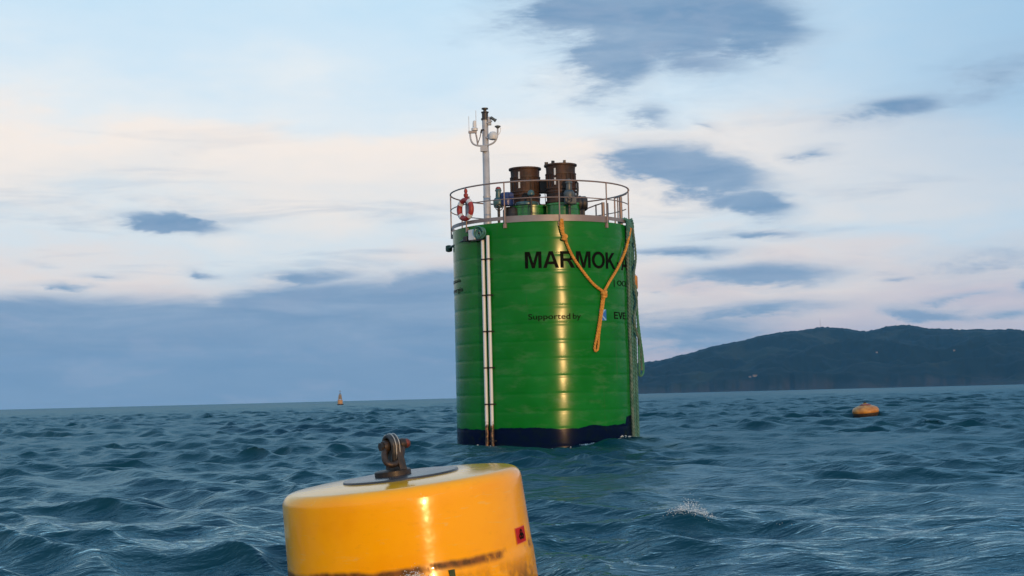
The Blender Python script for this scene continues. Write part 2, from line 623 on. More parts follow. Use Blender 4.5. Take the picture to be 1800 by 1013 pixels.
for cargs in ((1255, 895, 14.6, 1.0, 0.22, 0.55, R(-4)), (1500, 835, 22.0, 1.3, 0.26, 0.7, R(6)), (1760, 925, 13.4, 1.0, 0.22, 0.5, R(8)),
              (15, 955, 12.6, 0.6, 0.24, 0.45, R(4)), (95, 932, 14.5, 0.8, 0.15, 0.5, R(-5)), (1620, 790, 32.0, 2.2, 0.3, 0.9, R(4)),
              (330, 905, 17.0, 1.2, 0.14, 0.6, R(8)), (1075, 762, 38.6, 1.5, 0.42, 0.6, R(0)), (1320, 985, 11.0, 1.0, 0.1, 0.5, R(5))):
    ZZ += crest(*cargs)
ZZ -= (0.25 * np.exp(-(((X - BUOY_TOP.x - 0.2) / 2.5) ** 2 + ((Y - BUOY_Y + 2.0) / 2.4) ** 2))).astype(np.float32)
PX, PY, PZ = X + DX, Y + DY, ZZ
verts = np.stack([PX, PY, PZ], -1).reshape(-1, 3)
ii, jj = np.meshgrid(np.arange(nr - 1), np.arange(na - 1), indexing='ij')
v00 = (ii * na + jj).ravel()
quads = np.stack([v00, v00 + na, v00 + na + 1, v00 + 1], -1)
# close the ring behind the camera
i0 = np.arange(nr - 1)
quads = np.concatenate([quads, np.stack([i0 * na + na - 1, (i0 + 1) * na + na - 1, (i0 + 1) * na, i0 * na], -1)])
cent = len(verts)
verts = np.concatenate([verts, [[Z0X, Z0Y, float(PZ[0].mean())]]])
jc = np.arange(0, na - 2, 2)
quads = np.concatenate([quads, np.stack([np.full_like(jc, cent), jc, jc + 1, jc + 2], -1)])
if (na - 1) % 2:
    quads = np.concatenate([quads, [[cent, na - 2, na - 1, 0]]])
quads = quads[:, ::-1]

sm = bpy.data.materials.new('sea_water')
sm.use_nodes = True
t = sm.node_tree
t.nodes.clear()
mo = t.nodes.new('ShaderNodeOutputMaterial')
body_ = t.nodes.new('ShaderNodeBsdfDiffuse')
body_.inputs['Color'].default_value = (0.0004, 0.029, 0.046, 1)      # light coming back out of the water
gl = t.nodes.new('ShaderNodeBsdfGlossy')
gl.inputs['Color'].default_value = (0.58, 0.84, 0.94, 1)
at_n = t.nodes.new('ShaderNodeAttribute'); at_n.attribute_name = 'unresolved'
t.links.new(math_node('MAXIMUM', at_n.outputs['Fac'], 0.03, tree=t), gl.inputs['Roughness'])
fre = t.nodes.new('ShaderNodeFresnel'); fre.inputs['IOR'].default_value = 1.34
mxs = t.nodes.new('ShaderNodeMixShader')
t.links.new(math_node('MINIMUM', math_node('MULTIPLY', fre.outputs[0], 0.95, tree=t), math_node('MULTIPLY_ADD', at_n.outputs['Fac'], -2.7, 0.96, tree=t), tree=t), mxs.inputs[0])
t.links.new(body_.outputs[0], mxs.inputs[1]); t.links.new(gl.outputs[0], mxs.inputs[2])
t.links.new(mxs.outputs[0], mo.inputs['Surface'])
geo = t.nodes.new('ShaderNodeNewGeometry')
mpn = t.nodes.new('ShaderNodeMapping'); mpn.inputs['Scale'].default_value = (0.62, 1.3, 1.0)
mpn.inputs['Rotation'].default_value = (0, 0, R(-18))
t.links.new(geo.outputs['Position'], mpn.inputs[0])
hs = None
for scl, amp, det in ((3.6, 0.046, 3), (10.0, 0.014, 3), (28.0, 0.004, 2)):
    nz = t.nodes.new('ShaderNodeTexNoise')
    nz.inputs['Scale'].default_value = scl; nz.inputs['Detail'].default_value = det
    nz.inputs['Roughness'].default_value = 0.55; nz.inputs['Distortion'].default_value = 0.6
    t.links.new(mpn.outputs[0], nz.inputs['Vector'])
    v = math_node('MULTIPLY', nz.outputs[0], amp, tree=t)
    hs = v if hs is None else math_node('ADD', hs, v, tree=t)
bp = t.nodes.new('ShaderNodeBump')
bp.inputs['Distance'].default_value = 1.0
bp.inputs['Strength'].default_value = 0.9
t.links.new(hs, bp.inputs['Height'])
t.links.new(bp.outputs[0], gl.inputs['Normal']); t.links.new(bp.outputs[0], fre.inputs['Normal'])
sea = np_mesh('sea', verts, quads, sm)
sea['kind'] = 'structure'
rough = np.sqrt(np.clip(np.sqrt(2 * VAR) * 0.5, 0.0025, 0.06)).ravel()
rough = np.append(rough, rough[0]).astype(np.float32)
att = sea.data.attributes.new('unresolved', 'FLOAT', 'POINT')
att.data.foreach_set('value', rough)
SEA = np.stack([PX.ravel(), PY.ravel(), PZ.ravel()], -1)


def sea_z(x, y):
    d = (SEA[:, 0] - x) ** 2 + (SEA[:, 1] - y) ** 2
    return float(SEA[np.argmin(d), 2])


# ------------------------------------------------------------------ hills across the bay
prof_px = [(930, 694), (1000, 672), (1060, 650), (1115, 640), (1150, 637), (1200, 624), (1250, 611), (1300, 600), (1330, 592), (1380, 585), (1443, 575),
           (1480, 578), (1522, 584), (1560, 574), (1588, 570), (1608, 573), (1632, 579), (1680, 580), (1740, 581), (1800, 580), (1900, 577), (2100, 585), (2600, 560)]
pa = np.array([azel(*p) for p in prof_px])
h_az = np.concatenate([np.linspace(0.6, 19.5, 420), np.linspace(19.7, 48, 90)])
R_SH, R_RG = 5000.0, 6600.0
h_r = np.concatenate([np.linspace(4750, 5400, 60), np.linspace(5420, 6900, 100), np.linspace(6950, 8200, 22)])
HR, HA = np.meshgrid(h_r, h_az, indexing='ij')
hx, hy = HR * np.sin(np.radians(HA)), HR * np.cos(np.radians(HA))
Hrid = np.tan(np.radians(np.interp(HA, pa[:, 0], np.maximum(pa[:, 1], 0.02)))) * R_RG + CAM_H
Hrid = Hrid + (3.0 * fbm(HA * 2.2, HA * 0 + 7.7, 4, 61) + 2.5 * fbm(HA * 14.0, HA * 0 + 2.2, 2, 9)) * sstep(10, 80, Hrid)
shore = R_SH + 160 * fbm(HA * 0.9, HA * 0 + 3.3, 4, 5) + 40 * fbm(HA * 2.4, HA * 0 + 1.3, 2, 8)
tt = (HR - shore) / (R_RG - shore)
up_ = np.clip(tt, 0, 1)
cliff = np.minimum(30 + 34 * fbm(hx / 420, hy / 420, 4, 2), Hrid * 0.5)
shape = cliff * sstep(-0.01, 0.07, tt) + (Hrid - cliff) * (0.45 * up_ + 0.55 * up_ ** 2 * (3 - 2 * up_))
ridg = 1 - np.abs(fbm(hx / 520, hy / 520, 5, 21))
relief = (ridg - 0.75) * 190 * np.sin(np.pi * np.clip(up_, 0, 1)) * sstep(10, 90, Hrid) + fbm(hx / 60, hy / 60, 3, 4) * 5 * sstep(0.02, 0.1, tt)
shape = shape + relief
lim = (Hrid - CAM_H) / R_RG * HR + CAM_H
shape = np.where(tt < 0.97, np.minimum(shape, lim * (0.93 + 0.05 * np.clip(tt, 0, 1))), shape)
fall = sstep(1.0, 1.5, tt)
shape = shape * (1 - fall) - 6 * (1 - sstep(-0.05, 0.0, tt))
trees_ = np.maximum(0, vnoise(hx / 14, hy / 30, 77) - 0.35) * 7 * sstep(0.06, 0.15, tt)
hz = shape + trees_ * (vnoise(hx / 180, hy / 180, 5) > 0.4)
hv = np.stack([hx, hy, np.maximum(hz, -6)], -1).reshape(-1, 3)
na2, nr2 = len(h_az), len(h_r)
ii, jj = np.meshgrid(np.arange(nr2 - 1), np.arange(na2 - 1), indexing='ij')
v00 = (ii * na2 + jj).ravel()
hq = np.stack([v00, v00 + 1, v00 + na2 + 1, v00 + na2], -1)
hm = bpy.data.materials.new('wooded_hillside')
hm.use_nodes = True
t = hm.node_tree
b = t.nodes['Principled BSDF']
b.inputs['Roughness'].default_value = 0.9
b.inputs['Specular IOR Level'].default_value = 0.1
geo = t.nodes.new('ShaderNodeNewGeometry')


def hnoise(scale, detail, w=0.0):
    nz = t.nodes.new('ShaderNodeTexNoise')
    nz.inputs['Scale'].default_value = scale; nz.inputs['Detail'].default_value = detail
    mp_ = t.nodes.new('ShaderNodeMapping'); mp_.inputs['Location'].default_value = (w, w * 2, 0)
    t.links.new(geo.outputs['Position'], mp_.inputs[0]); t.links.new(mp_.outputs[0], nz.inputs['Vector'])
    return nz.outputs[0]


wood = mix_col(hnoise(0.02, 4), (0.002, 0.006, 0.005, 1), (0.005, 0.012, 0.009, 1), t)
field_c = mix_col(hnoise(0.01, 3, 500), (0.016, 0.030, 0.016, 1), (0.032, 0.030, 0.020, 1), t)
fm = smooth(hnoise(0.0038, 6, 90), 0.51, 0.60, t)
colr = mix_col(math_node('MULTIPLY', fm, 0.75, tree=t), wood, field_c, t)
sepz = t.nodes.new('ShaderNodeSeparateXYZ'); t.links.new(geo.outputs['Position'], sepz.inputs[0])
low = math_node('SUBTRACT', 1.0, smooth(math_node('ADD', sepz.outputs[2], math_node('MULTIPLY', hnoise(0.006, 5, 40), 110, tree=t), tree=t), 60, 90, t), tree=t)
rockc = mix_col(hnoise(0.03, 5, 7), (0.016, 0.018, 0.017, 1), (0.040, 0.036, 0.034, 1), t)
t.links.new(mix_col(low, colr, rockc, t), b.inputs['Base Color'])
hills = np_mesh('hills', hv, hq, hm)
hills['kind'] = 'structure'


def hill_z(x, y):
    d = (hv[:, 0] - x) ** 2 + (hv[:, 1] - y) ** 2
    return float(hv[np.argmin(d), 2])


def hill_hit(px, py):
    d = ray(px, py); d = d / d.y
    az_ = math.degrees(math.atan2(d.x, 1.0))
    j = int(np.argmin(np.abs(h_az - az_)))
    best = None
    for i in range(nr2):
        x, y, z = hv[i * na2 + j]
        if z >= CAM_H + d.z * y:
            return Vector((x, y, z))
    i = int(np.argmax((hv.reshape(nr2, na2, 3)[:, j, 2]) / h_r))
    return Vector(hv[i * na2 + j])


def house(px, py, w, d, h, rz, label):
    p = hill_hit(px, py)
    t_ = thing('house', label, 'house', p - Vector((0, 0, 0.6)), (0, 0, rz), 'pale buildings on the far hills')
    MB().box((0, 0, h / 2), (w, d, h)).build('wall', M['farwhite'], t_, False)
    o = w * 0.56; e = d * 0.6; z0, z1 = h - 0.2, h + d * 0.3
    MB().add([(-o, -e, z0), (o, -e, z0), (o, e, z0), (-o, e, z0), (-o, 0, z1), (o, 0, z1)],
             [(0, 1, 5, 4), (2, 3, 4, 5), (0, 4, 3), (1, 2, 5), (3, 2, 1, 0)]).build('roof', M['farroof'], t_, False)


house(1327, 664, 15, 9, 6, 0.2, 'pale building on the low rocky headland beneath the left slope')
house(1319, 666, 8, 7, 4, 0.1, 'small pale house just left of the headland building')
house(1541, 622, 7, 6, 5, 0.3, 'tiny white house halfway up the hill, left of the highest summit')
house(1677, 619, 7, 6, 5, -0.2, 'tiny white house on the slope right of the highest summit')
pm = hill_hit(1443, 576)
tw = thing('radio_mast', 'thin lattice radio mast on the rounded left hilltop', 'mast', pm - Vector((0, 0, 2)))
mb = MB()
for sx, sy in ((-1, -1), (1, -1), (1, 1), (-1, 1)):
    mb.cyl((sx * 2.0, sy * 2.0, 0), (sx * 0.7, sy * 0.7, 34), 0.16, 6)
for k in range(8):
    z = 2 + k * 4; s = 2.0 - 1.3 * z / 34
    for (x0, y0, x1, y1) in ((-s, -s, s, -s), (s, -s, s, s), (s, s, -s, s), (-s, s, -s, -s)):
        mb.cyl((x0, y0, z), (x1, y1, z + 3.4), 0.1, 5)
mb.build('lattice_tower', M['galv'], tw)
MB().cyl((0, 0, 33), (0, 0, 44), 0.2, 6).build('antenna', M['galv'], tw)

# ------------------------------------------------------------------ haze
hb = MB().box((0, 0, 163.0), (19200, 19200, 334.0))
haze = hb.build('haze', None, None, False)
vm = bpy.data.materials.new('sea_haze')
vm.use_nodes = True
vt = vm.node_tree
vt.nodes.clear()
vo = vt.nodes.new('ShaderNodeOutputMaterial')
pv = vt.nodes.new('ShaderNodeVolumePrincipled')
pv.inputs['Color'].default_value = (0.16, 0.55, 1.0, 1)
pv.inputs['Density'].default_value = 4.2e-5
pv.inputs['Anisotropy'].default_value = 0.0
vt.links.new(pv.outputs[0], vo.inputs['Volume'])
haze.data.materials.append(vm)
tag(haze, 'pale blue sea haze in front of the far hills', 'haze', kind='stuff')

# ------------------------------------------------------------------ the green wave energy buoy
hull_t = thing('wave_energy_buoy', 'tall green cylindrical wave energy buoy with railed deck, mast and black lettering', 'buoy', HULL, (0, 0, hull_rz))


def cyl_pt(theta_deg, z, rr=HULL_R):
    a = R(theta_deg)
    return Vector((rr * math.sin(a), -rr * math.cos(a), z))


# hull plating: welded courses, slightly drawn in at the seams, faintly dented
na3 = 300
zs = np.concatenate([[-3.0, -1.5], np.arange(-0.6, DECK - 0.005, 0.033), [DECK]])
ang3 = np.linspace(0, 2 * np.pi, na3, endpoint=False)
ZG, AG = np.meshgrid(zs, ang3, indexing='ij')
course = 0.468
fr = (ZG / course) % 1.0
seam = np.exp(-(np.minimum(fr, 1 - fr) / 0.055) ** 2)
bulge = np.sin(np.pi * fr) ** 0.7
dent = fbm(np.cos(AG) * 4.2 + 9, np.sin(AG) * 4.2 + ZG * 0.9, 3, 31) * 0.011
rad = HULL_R - 0.0036 * seam + 0.0026 * bulge + dent * np.clip((DECK - ZG) * 1.5, 0, 1) * 0.5
hvx = np.stack([rad * np.sin(AG), -rad * np.cos(AG), ZG], -1).reshape(-1, 3)
ii, jj = np.meshgrid(np.arange(len(zs) - 1), np.arange(na3), indexing='ij')
kk = (jj + 1) % na3
hq3 = np.stack([ii * na3 + jj, ii * na3 + kk, (ii + 1) * na3 + kk, (ii + 1) * na3 + jj], -1).reshape(-1, 4)

gm = bpy.data.materials.new('green_hull_paint')
gm.use_nodes = True
t = gm.node_tree
b = t.nodes['Principled BSDF']
tx = t.nodes.new('ShaderNodeTexCoord')
sx = t.nodes.new('ShaderNodeSeparateXYZ'); t.links.new(tx.outputs['Object'], sx.inputs[0])


def onoise(scale, detail, st=(1, 1, 1), loc=(0, 0, 0), dist=0.0):
    nz = t.nodes.new('ShaderNodeTexNoise')
    nz.inputs['Scale'].default_value = scale; nz.inputs['Detail'].default_value = detail
    nz.inputs['Roughness'].default_value = 0.6; nz.inputs['Distortion'].default_value = dist
    mp_ = t.nodes.new('ShaderNodeMapping'); mp_.inputs['Scale'].default_value = st; mp_.inputs['Location'].default_value = loc
    t.links.new(tx.outputs['Object'], mp_.inputs[0]); t.links.new(mp_.outputs[0], nz.inputs['Vector'])
    return nz.outputs[0]


edge = math_node('ADD', math_node('MULTIPLY', onoise(0.55, 2, (1, 1, 0), (3.1, 0, 0)), 0.34, tree=t), math_node('MULTIPLY', onoise(5.0, 6, (1, 1, 0.6)), 0.09, tree=t), tree=t)
edge = math_node('ADD', edge, 0.27, tree=t)
# a higher step of dark paint at the far right
edge = math_node('ADD', edge, math_node('MULTIPLY', smooth(sx.outputs[0], 2.18, 2.24, t), 0.22, tree=t), tree=t)
above_l = smooth(math_node('SUBTRACT', sx.outputs[2], edge, tree=t), -0.012, 0.012, t)
g1 = mix_col(smooth(onoise(0.8, 4), 0.35, 0.65, t), (0.003, 0.138, 0.013, 1), (0.006, 0.160, 0.022, 1), t)
g1 = mix_col(math_node('MULTIPLY', smooth(onoise(3.0, 5, (1, 1, 3.0), (7, 0, 0)), 0.5, 0.75, t), 0.35, tree=t), g1, (0.008, 0.10, 0.018, 1), t)
# runs of grime and rust bleeding down the paint
runs = smooth(onoise(7.0, 4, (1, 1, 0.04), (2, 5, 0)), 0.63, 0.8, t)
g1 = mix_col(math_node('MULTIPLY', runs, 0.45, tree=t), g1, (0.045, 0.085, 0.03, 1), t)
# salt bloom in pale patches, rust weeping from below the deck edge
salt = math_node('MULTIPLY', smooth(onoise(1.3, 7, (1, 1, 2.8), (11, 3, 0)), 0.50, 0.70, t), 0.32, tree=t)
g1 = mix_col(salt, g1, (0.075, 0.19, 0.085, 1), t)
weep = math_node('MULTIPLY', smooth(onoise(4.0, 4, (1, 1, 0.05), (9, 1, 0)), 0.60, 0.72, t), smooth(math_node('ADD', sx.outputs[2], math_node('MULTIPLY', onoise(3.0, 3, (1, 1, 0.1), (1, 1, 0)), 1.5, tree=t), tree=t), 5.4, 6.8, t), tree=t)
g1 = mix_col(math_node('MULTIPLY', weep, 0.55, tree=t), g1, (0.08, 0.045, 0.015, 1), t)
navy = mix_col(smooth(onoise(4.0, 5), 0.4, 0.7, t), (0.002, 0.007, 0.030, 1), (0.003, 0.010, 0.022, 1), t)
weed = math_node('MULTIPLY', smooth(onoise(3.0, 4, (1, 1, 0.8), (4, 4, 4)), 0.60, 0.7, t), 0.6, tree=t)
navy = mix_col(weed, navy, (0.012, 0.02, 0.008, 1), t)
t.links.new(mix_col(above_l, navy, g1, t), b.inputs['Base Color'])
t.links.new(math_node('MULTIPLY_ADD', onoise(2.2, 5), 0.12, 0.145, tree=t), b.inputs['Roughness'])
t.links.new(math_node('MULTIPLY_ADD', above_l, 0.11, 0.025, tree=t), b.inputs['Specular IOR Level'])
b.inputs['Coat Weight'].default_value = 0.0
hull = np_mesh('hull', hvx, hq3, gm)
hull.parent = hull_t
hull['label'] = 'green painted cylinder with ragged navy waterline band'
# deck, lip
MB().lathe([(HULL_R - 0.04, DECK - 0.03), (HULL_R - 0.04, DECK - 0.012), (0.0, DECK - 0.008)], 96).build('deck_plate', M['deck'], hull_t)


def ring_seg(mb_, r0, r1, zlo, zhi, a0, a1, n):
    vs, fs = [], []
    for i in range(n + 1):
        a = a0 + (a1 - a0) * i / n
        zl = zlo(a) if callable(zlo) else zlo
        for rr_, z in ((r0, zl), (r1, zl), (r1, zhi), (r0, zhi)):
            vs.append(cyl_pt(a, z, rr_))
    for i in range(n):
        o = i * 4
        for q in range(4):
            fs.append((o + q, o + (q + 1) % 4, o + 4 + (q + 1) % 4, o + 4 + q))
    fs.append((0, 1, 2, 3)); fs.append((n * 4 + 3, n * 4 + 2, n * 4 + 1, n * 4))
    mb_.add(vs, fs)


# toe board in bolted lengths; between the front lengths and the deck runs a narrow slot
joints = [-53, -22, 12, 46, 80, 116, 150, 184, 218, 252, 278, 307]
for i, a0 in enumerate(joints[:-1]):
    a1 = joints[i + 1]
    mb = MB()
    front = -23 <= a0 < 46
    gap = 0.002 if front else 0.055
    ring_seg(mb, HULL_R + 0.012, HULL_R + 0.024, DECK + gap - (0.02 if front else 0), DECK + 0.155, a0 + 0.12, a1 - 0.12, 14)
    mb.build('toe_board', M['toe'], hull_t)
# railing
RAILZ = DECK + 1.08
RR_ = HULL_R + 0.045


def ring_pts(z, a0=0, a1=360, n=120, rr=RR_):
    return [cyl_pt(a0 + (a1 - a0) * i / n, z, rr) for i in range(n + 1)]


rl = MB(); rl.tube(ring_pts(RAILZ, -258, 76), 0.022, 8)
top_rail = rl.build('top_rail', M['rail'], hull_t)
rl = MB(); rl.tube(ring_pts(DECK + 0.62, -258, 76), 0.015, 6); rl.build('mid_rail', M['rail'], hull_t)
rl = MB(); rl.tube(ring_pts(RAILZ, 76, 102, 12), 0.022, 8); rl.build('gate_rail', M['rail'], hull_t)
for a in (-90, -53, -22, 12, 46, 80, 116, 150, 184, 218, 244):
    mb = MB().cyl(cyl_pt(a, DECK - 0.16, RR_), cyl_pt(a, RAILZ, RR_), 0.019, 8)
    p0 = cyl_pt(a, DECK - 0.10, HULL_R + 0.022)
    mb.box(p0, (0.09, 0.055, 0.12), R(a))
    mb.build('rail_post', M['rail'], hull_t)
# gate stanchions by the boarding side
for x, y, rr_, h in ((1.86, 1.25, 0.05, 0.93), (2.34, 0.55, 0.05, 0.98), (1.66, 1.45, 0.022, 0.9), (2.18, 0.75, 0.022, 1.0), (2.0, 1.2, 0.02, 0.9)):
    MB().cyl((x, y, DECK - 0.01), (x, y, DECK + h), rr_, 12).build('gate_post', M['rail'], hull_t)
MB().tube([(1.3, 1.7, DECK + 0.78), (1.66, 1.45, DECK + 0.88), (1.86, 1.25, DECK + 0.91)], 0.02, 6).build('gate_rail', M['rail'], hull_t)
MB().tube([(2.18, 0.75, DECK + 0.98), (2.34, 0.55, DECK + 1.0), (2.5, 0.35, DECK + 1.04)], 0.02, 6).build('gate_rail', M['rail'], hull_t)

# turbine ducts
for (x, y, top, rr_) in ((-0.40, 0.35, 1.86, 0.425), (0.62, -0.15, 1.86, 0.425)):
    pl = MB().lathe([(0.60 if x < 0 else 0.5, 0), (0.60 if x < 0 else 0.5, 0.66), (0.63 if x < 0 else 0.53, 0.67), (0.63 if x < 0 else 0.53, 0.72), (0.1, 0.72)], 40, (x + (0.1 if x < 0 else 0.05), y, DECK)).build('duct_base', M['greenpaint'], hull_t)
    base = DECK + 0.72
    H = top - 0.72
    prof = [(rr_, 0.0)]
    for q in range(1, 15):
        z = H * q / 15
        prof.append((rr_ - 0.008 + 0.006 * math.sin(q * 2.4), z))
    prof += [(rr_ - 0.01, H), (rr_ - 0.06, H), (rr_ - 0.06, H - 0.3), (0.0, H - 0.3)]
    dct = MB().lathe(prof, 48, (x, y, base)).build('turbine_duct', M['rust'], hull_t)
    for fz, ft, fo in ((0.03, 0.05, 0.035), (0.33, 0.035, 0.022), (0.42, 0.035, 0.026), (0.84, 0.03, 0.018), (H - 0.05, 0.045, 0.045)):
        fl = MB().lathe([(rr_ - 0.02, fz), (rr_ + fo, fz), (rr_ + fo, fz + ft), (rr_ - 0.02, fz + ft)], 48, (x, y, base), closed_ends=False).build('flange', M['rustdark'], dct)
    for k in range(20):
        a = 2 * math.pi * (k + 0.3) / 20
        mb = MB().box((x + (rr_ + 0.004) * math.cos(a), y + (rr_ + 0.004) * math.sin(a), base + 0.63), (0.018, 0.03, 0.38), a)
        mb.build('stiffener', M['rust'], dct, False)
    # pale sight strip
    a = R(-112)
    for dz in (0.62, 0.89):
        MB().box((x + (rr_ + 0.02) * math.cos(a), y + (rr_ + 0.02) * math.sin(a), base + dz), (0.012, 0.05, 0.2), a).build('sight_strip', M['white'], dct, False)
    # clips on the top flange
    if x > 0:
        for a in (120, 160, 200, 240, 285):
            a = R(a)
            MB().box((x + (rr_ + 0.0) * math.cos(a), y + (rr_) * math.sin(a), base + H + 0.03), (0.09, 0.06, 0.07), a).build('flange_clip', M['dark'], dct, False)
# band and box linking the ducts
MB().box((0.12, 0.30, DECK + 1.30), (0.22, 0.26, 0.36)).build('junction_box', M['rustdark'], hull_t, False, 0.02)


def actuator(x, y, z, body, cap, s=1.0, flip=1):
    """valve actuator: gearbox, upright motor, cap, handwheel"""
    a_ = MB().lathe([(0.02, -0.16), (0.13, -0.14), (0.155, -0.04), (0.155, 0.06), (0.11, 0.13), (0.02, 0.14)], 20, (x, y, z)).build('valve_actuator', body, hull_t)
    MB().lathe([(0.075, 0.0), (0.085, 0.03), (0.075, 0.2), (0.095, 0.21), (0.095, 0.24), (0.06, 0.29), (0.0, 0.3)], 18, (x, y, z + 0.12)).build('motor', body, a_)
    MB().lathe([(0.075, 0), (0.08, 0.05), (0.05, 0.09), (0, 0.1)], 16, (x, y, z + 0.36)).build('cap', cap, a_)
    w = MB(); q = Matrix.Rotation(R(70), 3, 'X')
    w.torus((x + 0.02 * flip, y - 0.2, z - 0.16), 0.10, 0.014, q, 20, 6)
    for k in range(3):
        a = k * 2.094
        w.cyl((x + 0.02 * flip, y - 0.2, z - 0.16), Vector((x + 0.02 * flip, y - 0.2, z - 0.16)) + q @ Vector((0.1 * math.cos(a), 0.1 * math.sin(a), 0)), 0.01, 6)
    w.cyl((x, y - 0.05, z - 0.1), (x + 0.02 * flip, y - 0.2, z - 0.16), 0.025, 8)
    w.build('handwheel', M['dark'], a_)
    MB().cyl((x, y, DECK), (x, y, z - 0.14), 0.04, 10).build('stem', M['dark'], a_)
    return a_


actuator(-1.17, -0.1, DECK + 0.83, M['teal'], M['redcap'])
actuator(0.83, -0.80, DECK + 0.90, M['greyactuator'], M['greyactuator'], flip=-1)
# blue motor beside the left duct
bm = MB().lathe([(0.05, 0), (0.17, 0.01), (0.18, 0.05), (0.18, 0.34), (0.15, 0.38), (0.05, 0.39)], 22, (-0.93, -0.15, DECK + 0.72)).build('blower_motor', M['blue'], hull_t)
for k in range(8):
    a = 2 * math.pi * k / 8
    MB().box((-0.93 + 0.185 * math.cos(a), -0.15 + 0.185 * math.sin(a), DECK + 0.91), (0.02, 0.012, 0.28), a).build('cooling_fin', M['blue'], bm, False)
MB().box((-0.80, -0.28, DECK + 0.99), (0.13, 0.12, 0.14)).build('terminal_box', M['blue'], bm, False, 0.01)
MB().lathe([(0.2, 0), (0.26, 0.04), (0.26, 0.62), (0.2, 0.7)], 20, (-0.80, 0.05, DECK)).build('valve_body', M['black'], hull_t)
MB().tube([(-0.98, -0.2, DECK + 0.7), (-0.99, -0.25, DECK + 0.45), (-0.96, -0.22, DECK + 0.2), (-0.97, -0.2, DECK)], 0.03, 8).build('drain_pipe', M['greyactuator'], hull_t)
# gauge with a pale domed head in front of the left duct
gg = MB().lathe([(0.03, 0), (0.09, 0.02), (0.10, 0.07), (0.085, 0.13), (0.05, 0.165), (0, 0.18)], 18, (-0.24, -0.42, DECK + 0.95)).build('sensor_head', M['teal'], hull_t)
MB().cyl((-0.24, -0.42, DECK), (-0.24, -0.42, DECK + 0.96), 0.03, 10).build('stem', M['dark'], gg)
MB().lathe([(0.0, 0.0), (0.34, 0.0), (0.34, 0.05), (0.30, 0.09), (0.0, 0.09)], 30, (-0.36, -0.05, DECK + 0.73)).build('valve_cover', M['teal'], hull_t)
# black horizontal housing on the right
hz_ = MB().lathe([(0.05, 0), (0.19, 0.01), (0.215, 0.05), (0.215, 0.40), (0.17, 0.46), (0.05, 0.47)], 24, (0.90, -0.2, DECK + 0.72), Matrix.Rotation(R(90), 3, 'Y')).build('generator_housing', M['black'], hull_t)
MB().lathe([(0.22, 0), (0.235, 0.005), (0.235, 0.05), (0.22, 0.055)], 24, (1.12, -0.2, DECK + 0.72), Matrix.Rotation(R(90), 3, 'Y')).build('flange', M['dark'], hz_)
MB().box((1.2, -0.2, DECK + 0.28), (0.16, 0.3, 0.56)).build('support', M['black'], hz_, False, 0.02)
MB().box((0.86, -0.86, DECK + 0.72), (0.34, 0.2, 0.2)).build('gearbox', M['greyactuator'], hull_t, False, 0.03)
# thin pipework between the ducts
MB().tube([(0.18, -0.05, DECK + 0.7), (0.16, -0.08, DECK + 1.05), (0.28, -0.02, DECK + 1.25)], 0.012, 6).build('hose', M['rustdark'], hull_t)
MB().tube([(1.06, -0.35, DECK + 0.8), (1.09, -0.33, DECK + 1.1), (1.09, -0.3, DECK + 1.3), (1.04, -0.26, DECK + 1.35)], 0.035, 8).build('hose', M['dark'], hull_t)

# mast with its instruments
mx, my = -1.50, -0.1
mst = MB().lathe([(0.115, 0), (0.115, 0.30), (0.105, 0.31), (0.105, 1.0), (0.098, 1.02), (0.098, 2.3), (0.09, 2.32), (0.09, 3.22)], 28, (mx, my, DECK)).build('mast', M['mast'], hull_t)
MB().lathe([(0.10, 3.22), (0.115, 3.225), (0.115, 3.27), (0.09, 3.28), (0.09, 3.42), (0.11, 3.43), (0.11, 3.46), (0.05, 3.465), (0.045, 3.53), (0.095, 3.535), (0.095, 3.57), (0.0, 3.585)], 24, (mx, my, DECK)).build('lantern', M['dark'], mst)
MB().lathe([(0.10, 0), (0.11, 0.005), (0.11, 0.05), (0.10, 0.055)], 24, (mx, my, DECK + 0.98), closed_ends=False).build('mast_collar', M['mast'], mst)
MB().box((mx - 0.05, my - 0.1, DECK + 2.38), (0.2, 0.12, 0.17)).build('bracket', M['mast'], mst, False, 0.01)
zb = DECK + 2.46


def bez(p0, p1, p2, p3, n=14):
    p0, p1, p2, p3 = map(Vector, (p0, p1, p2, p3))
    o = []
    for i in range(n + 1):
        u = i / n; w_ = 1 - u
        o.append(p0 * w_ ** 3 + p1 * 3 * w_ * w_ * u + p2 * 3 * w_ * u * u + p3 * u ** 3)
    return o


yy = my - 0.14
la = MB().tube(bez((mx, yy, zb), (mx - 0.34, yy, zb - 0.02), (mx - 0.43, yy, zb + 0.05), (mx - 0.43, yy, zb + 0.36)), 0.026, 8)
la.build('left_arm', M['mast'], mst).name = 'antenna_arm'
MB().tube(bez((mx, yy, zb), (mx + 0.28, yy, zb + 0.04), (mx + 0.36, yy, zb + 0.14), (mx + 0.36, yy, zb + 0.50)), 0.026, 8).build('antenna_arm', M['mast'], mst)
MB().tube([(mx - 0.22, yy, zb), (mx - 0.24, yy, zb + 0.2), (mx - 0.27, yy, zb + 0.36)], 0.022, 8).build('antenna_arm', M['galv'], mst)
MB().box((mx - 0.36, yy, zb + 0.40), (0.24, 0.08, 0.07)).build('clamp', M['galv'], mst, False, 0.01)
MB().cyl((mx - 0.46, yy, zb + 0.40), (mx - 0.46, yy, zb + 0.86), 0.008, 6).build('whip_antenna', M['white'], mst)
MB().cyl((mx - 0.255, yy, zb + 0.52), (mx - 0.255, yy, zb + 1.02), 0.008, 6).build('whip_antenna', M['white'], mst)
MB().lathe([(0.09, 0), (0.095, 0.06), (0.08, 0.08), (0.055, 0.1), (0.055, 0.2), (0.04, 0.28), (0.0, 0.3)], 18, (mx - 0.30, yy, zb + 0.44)).build('satellite_antenna', M['white'], mst)
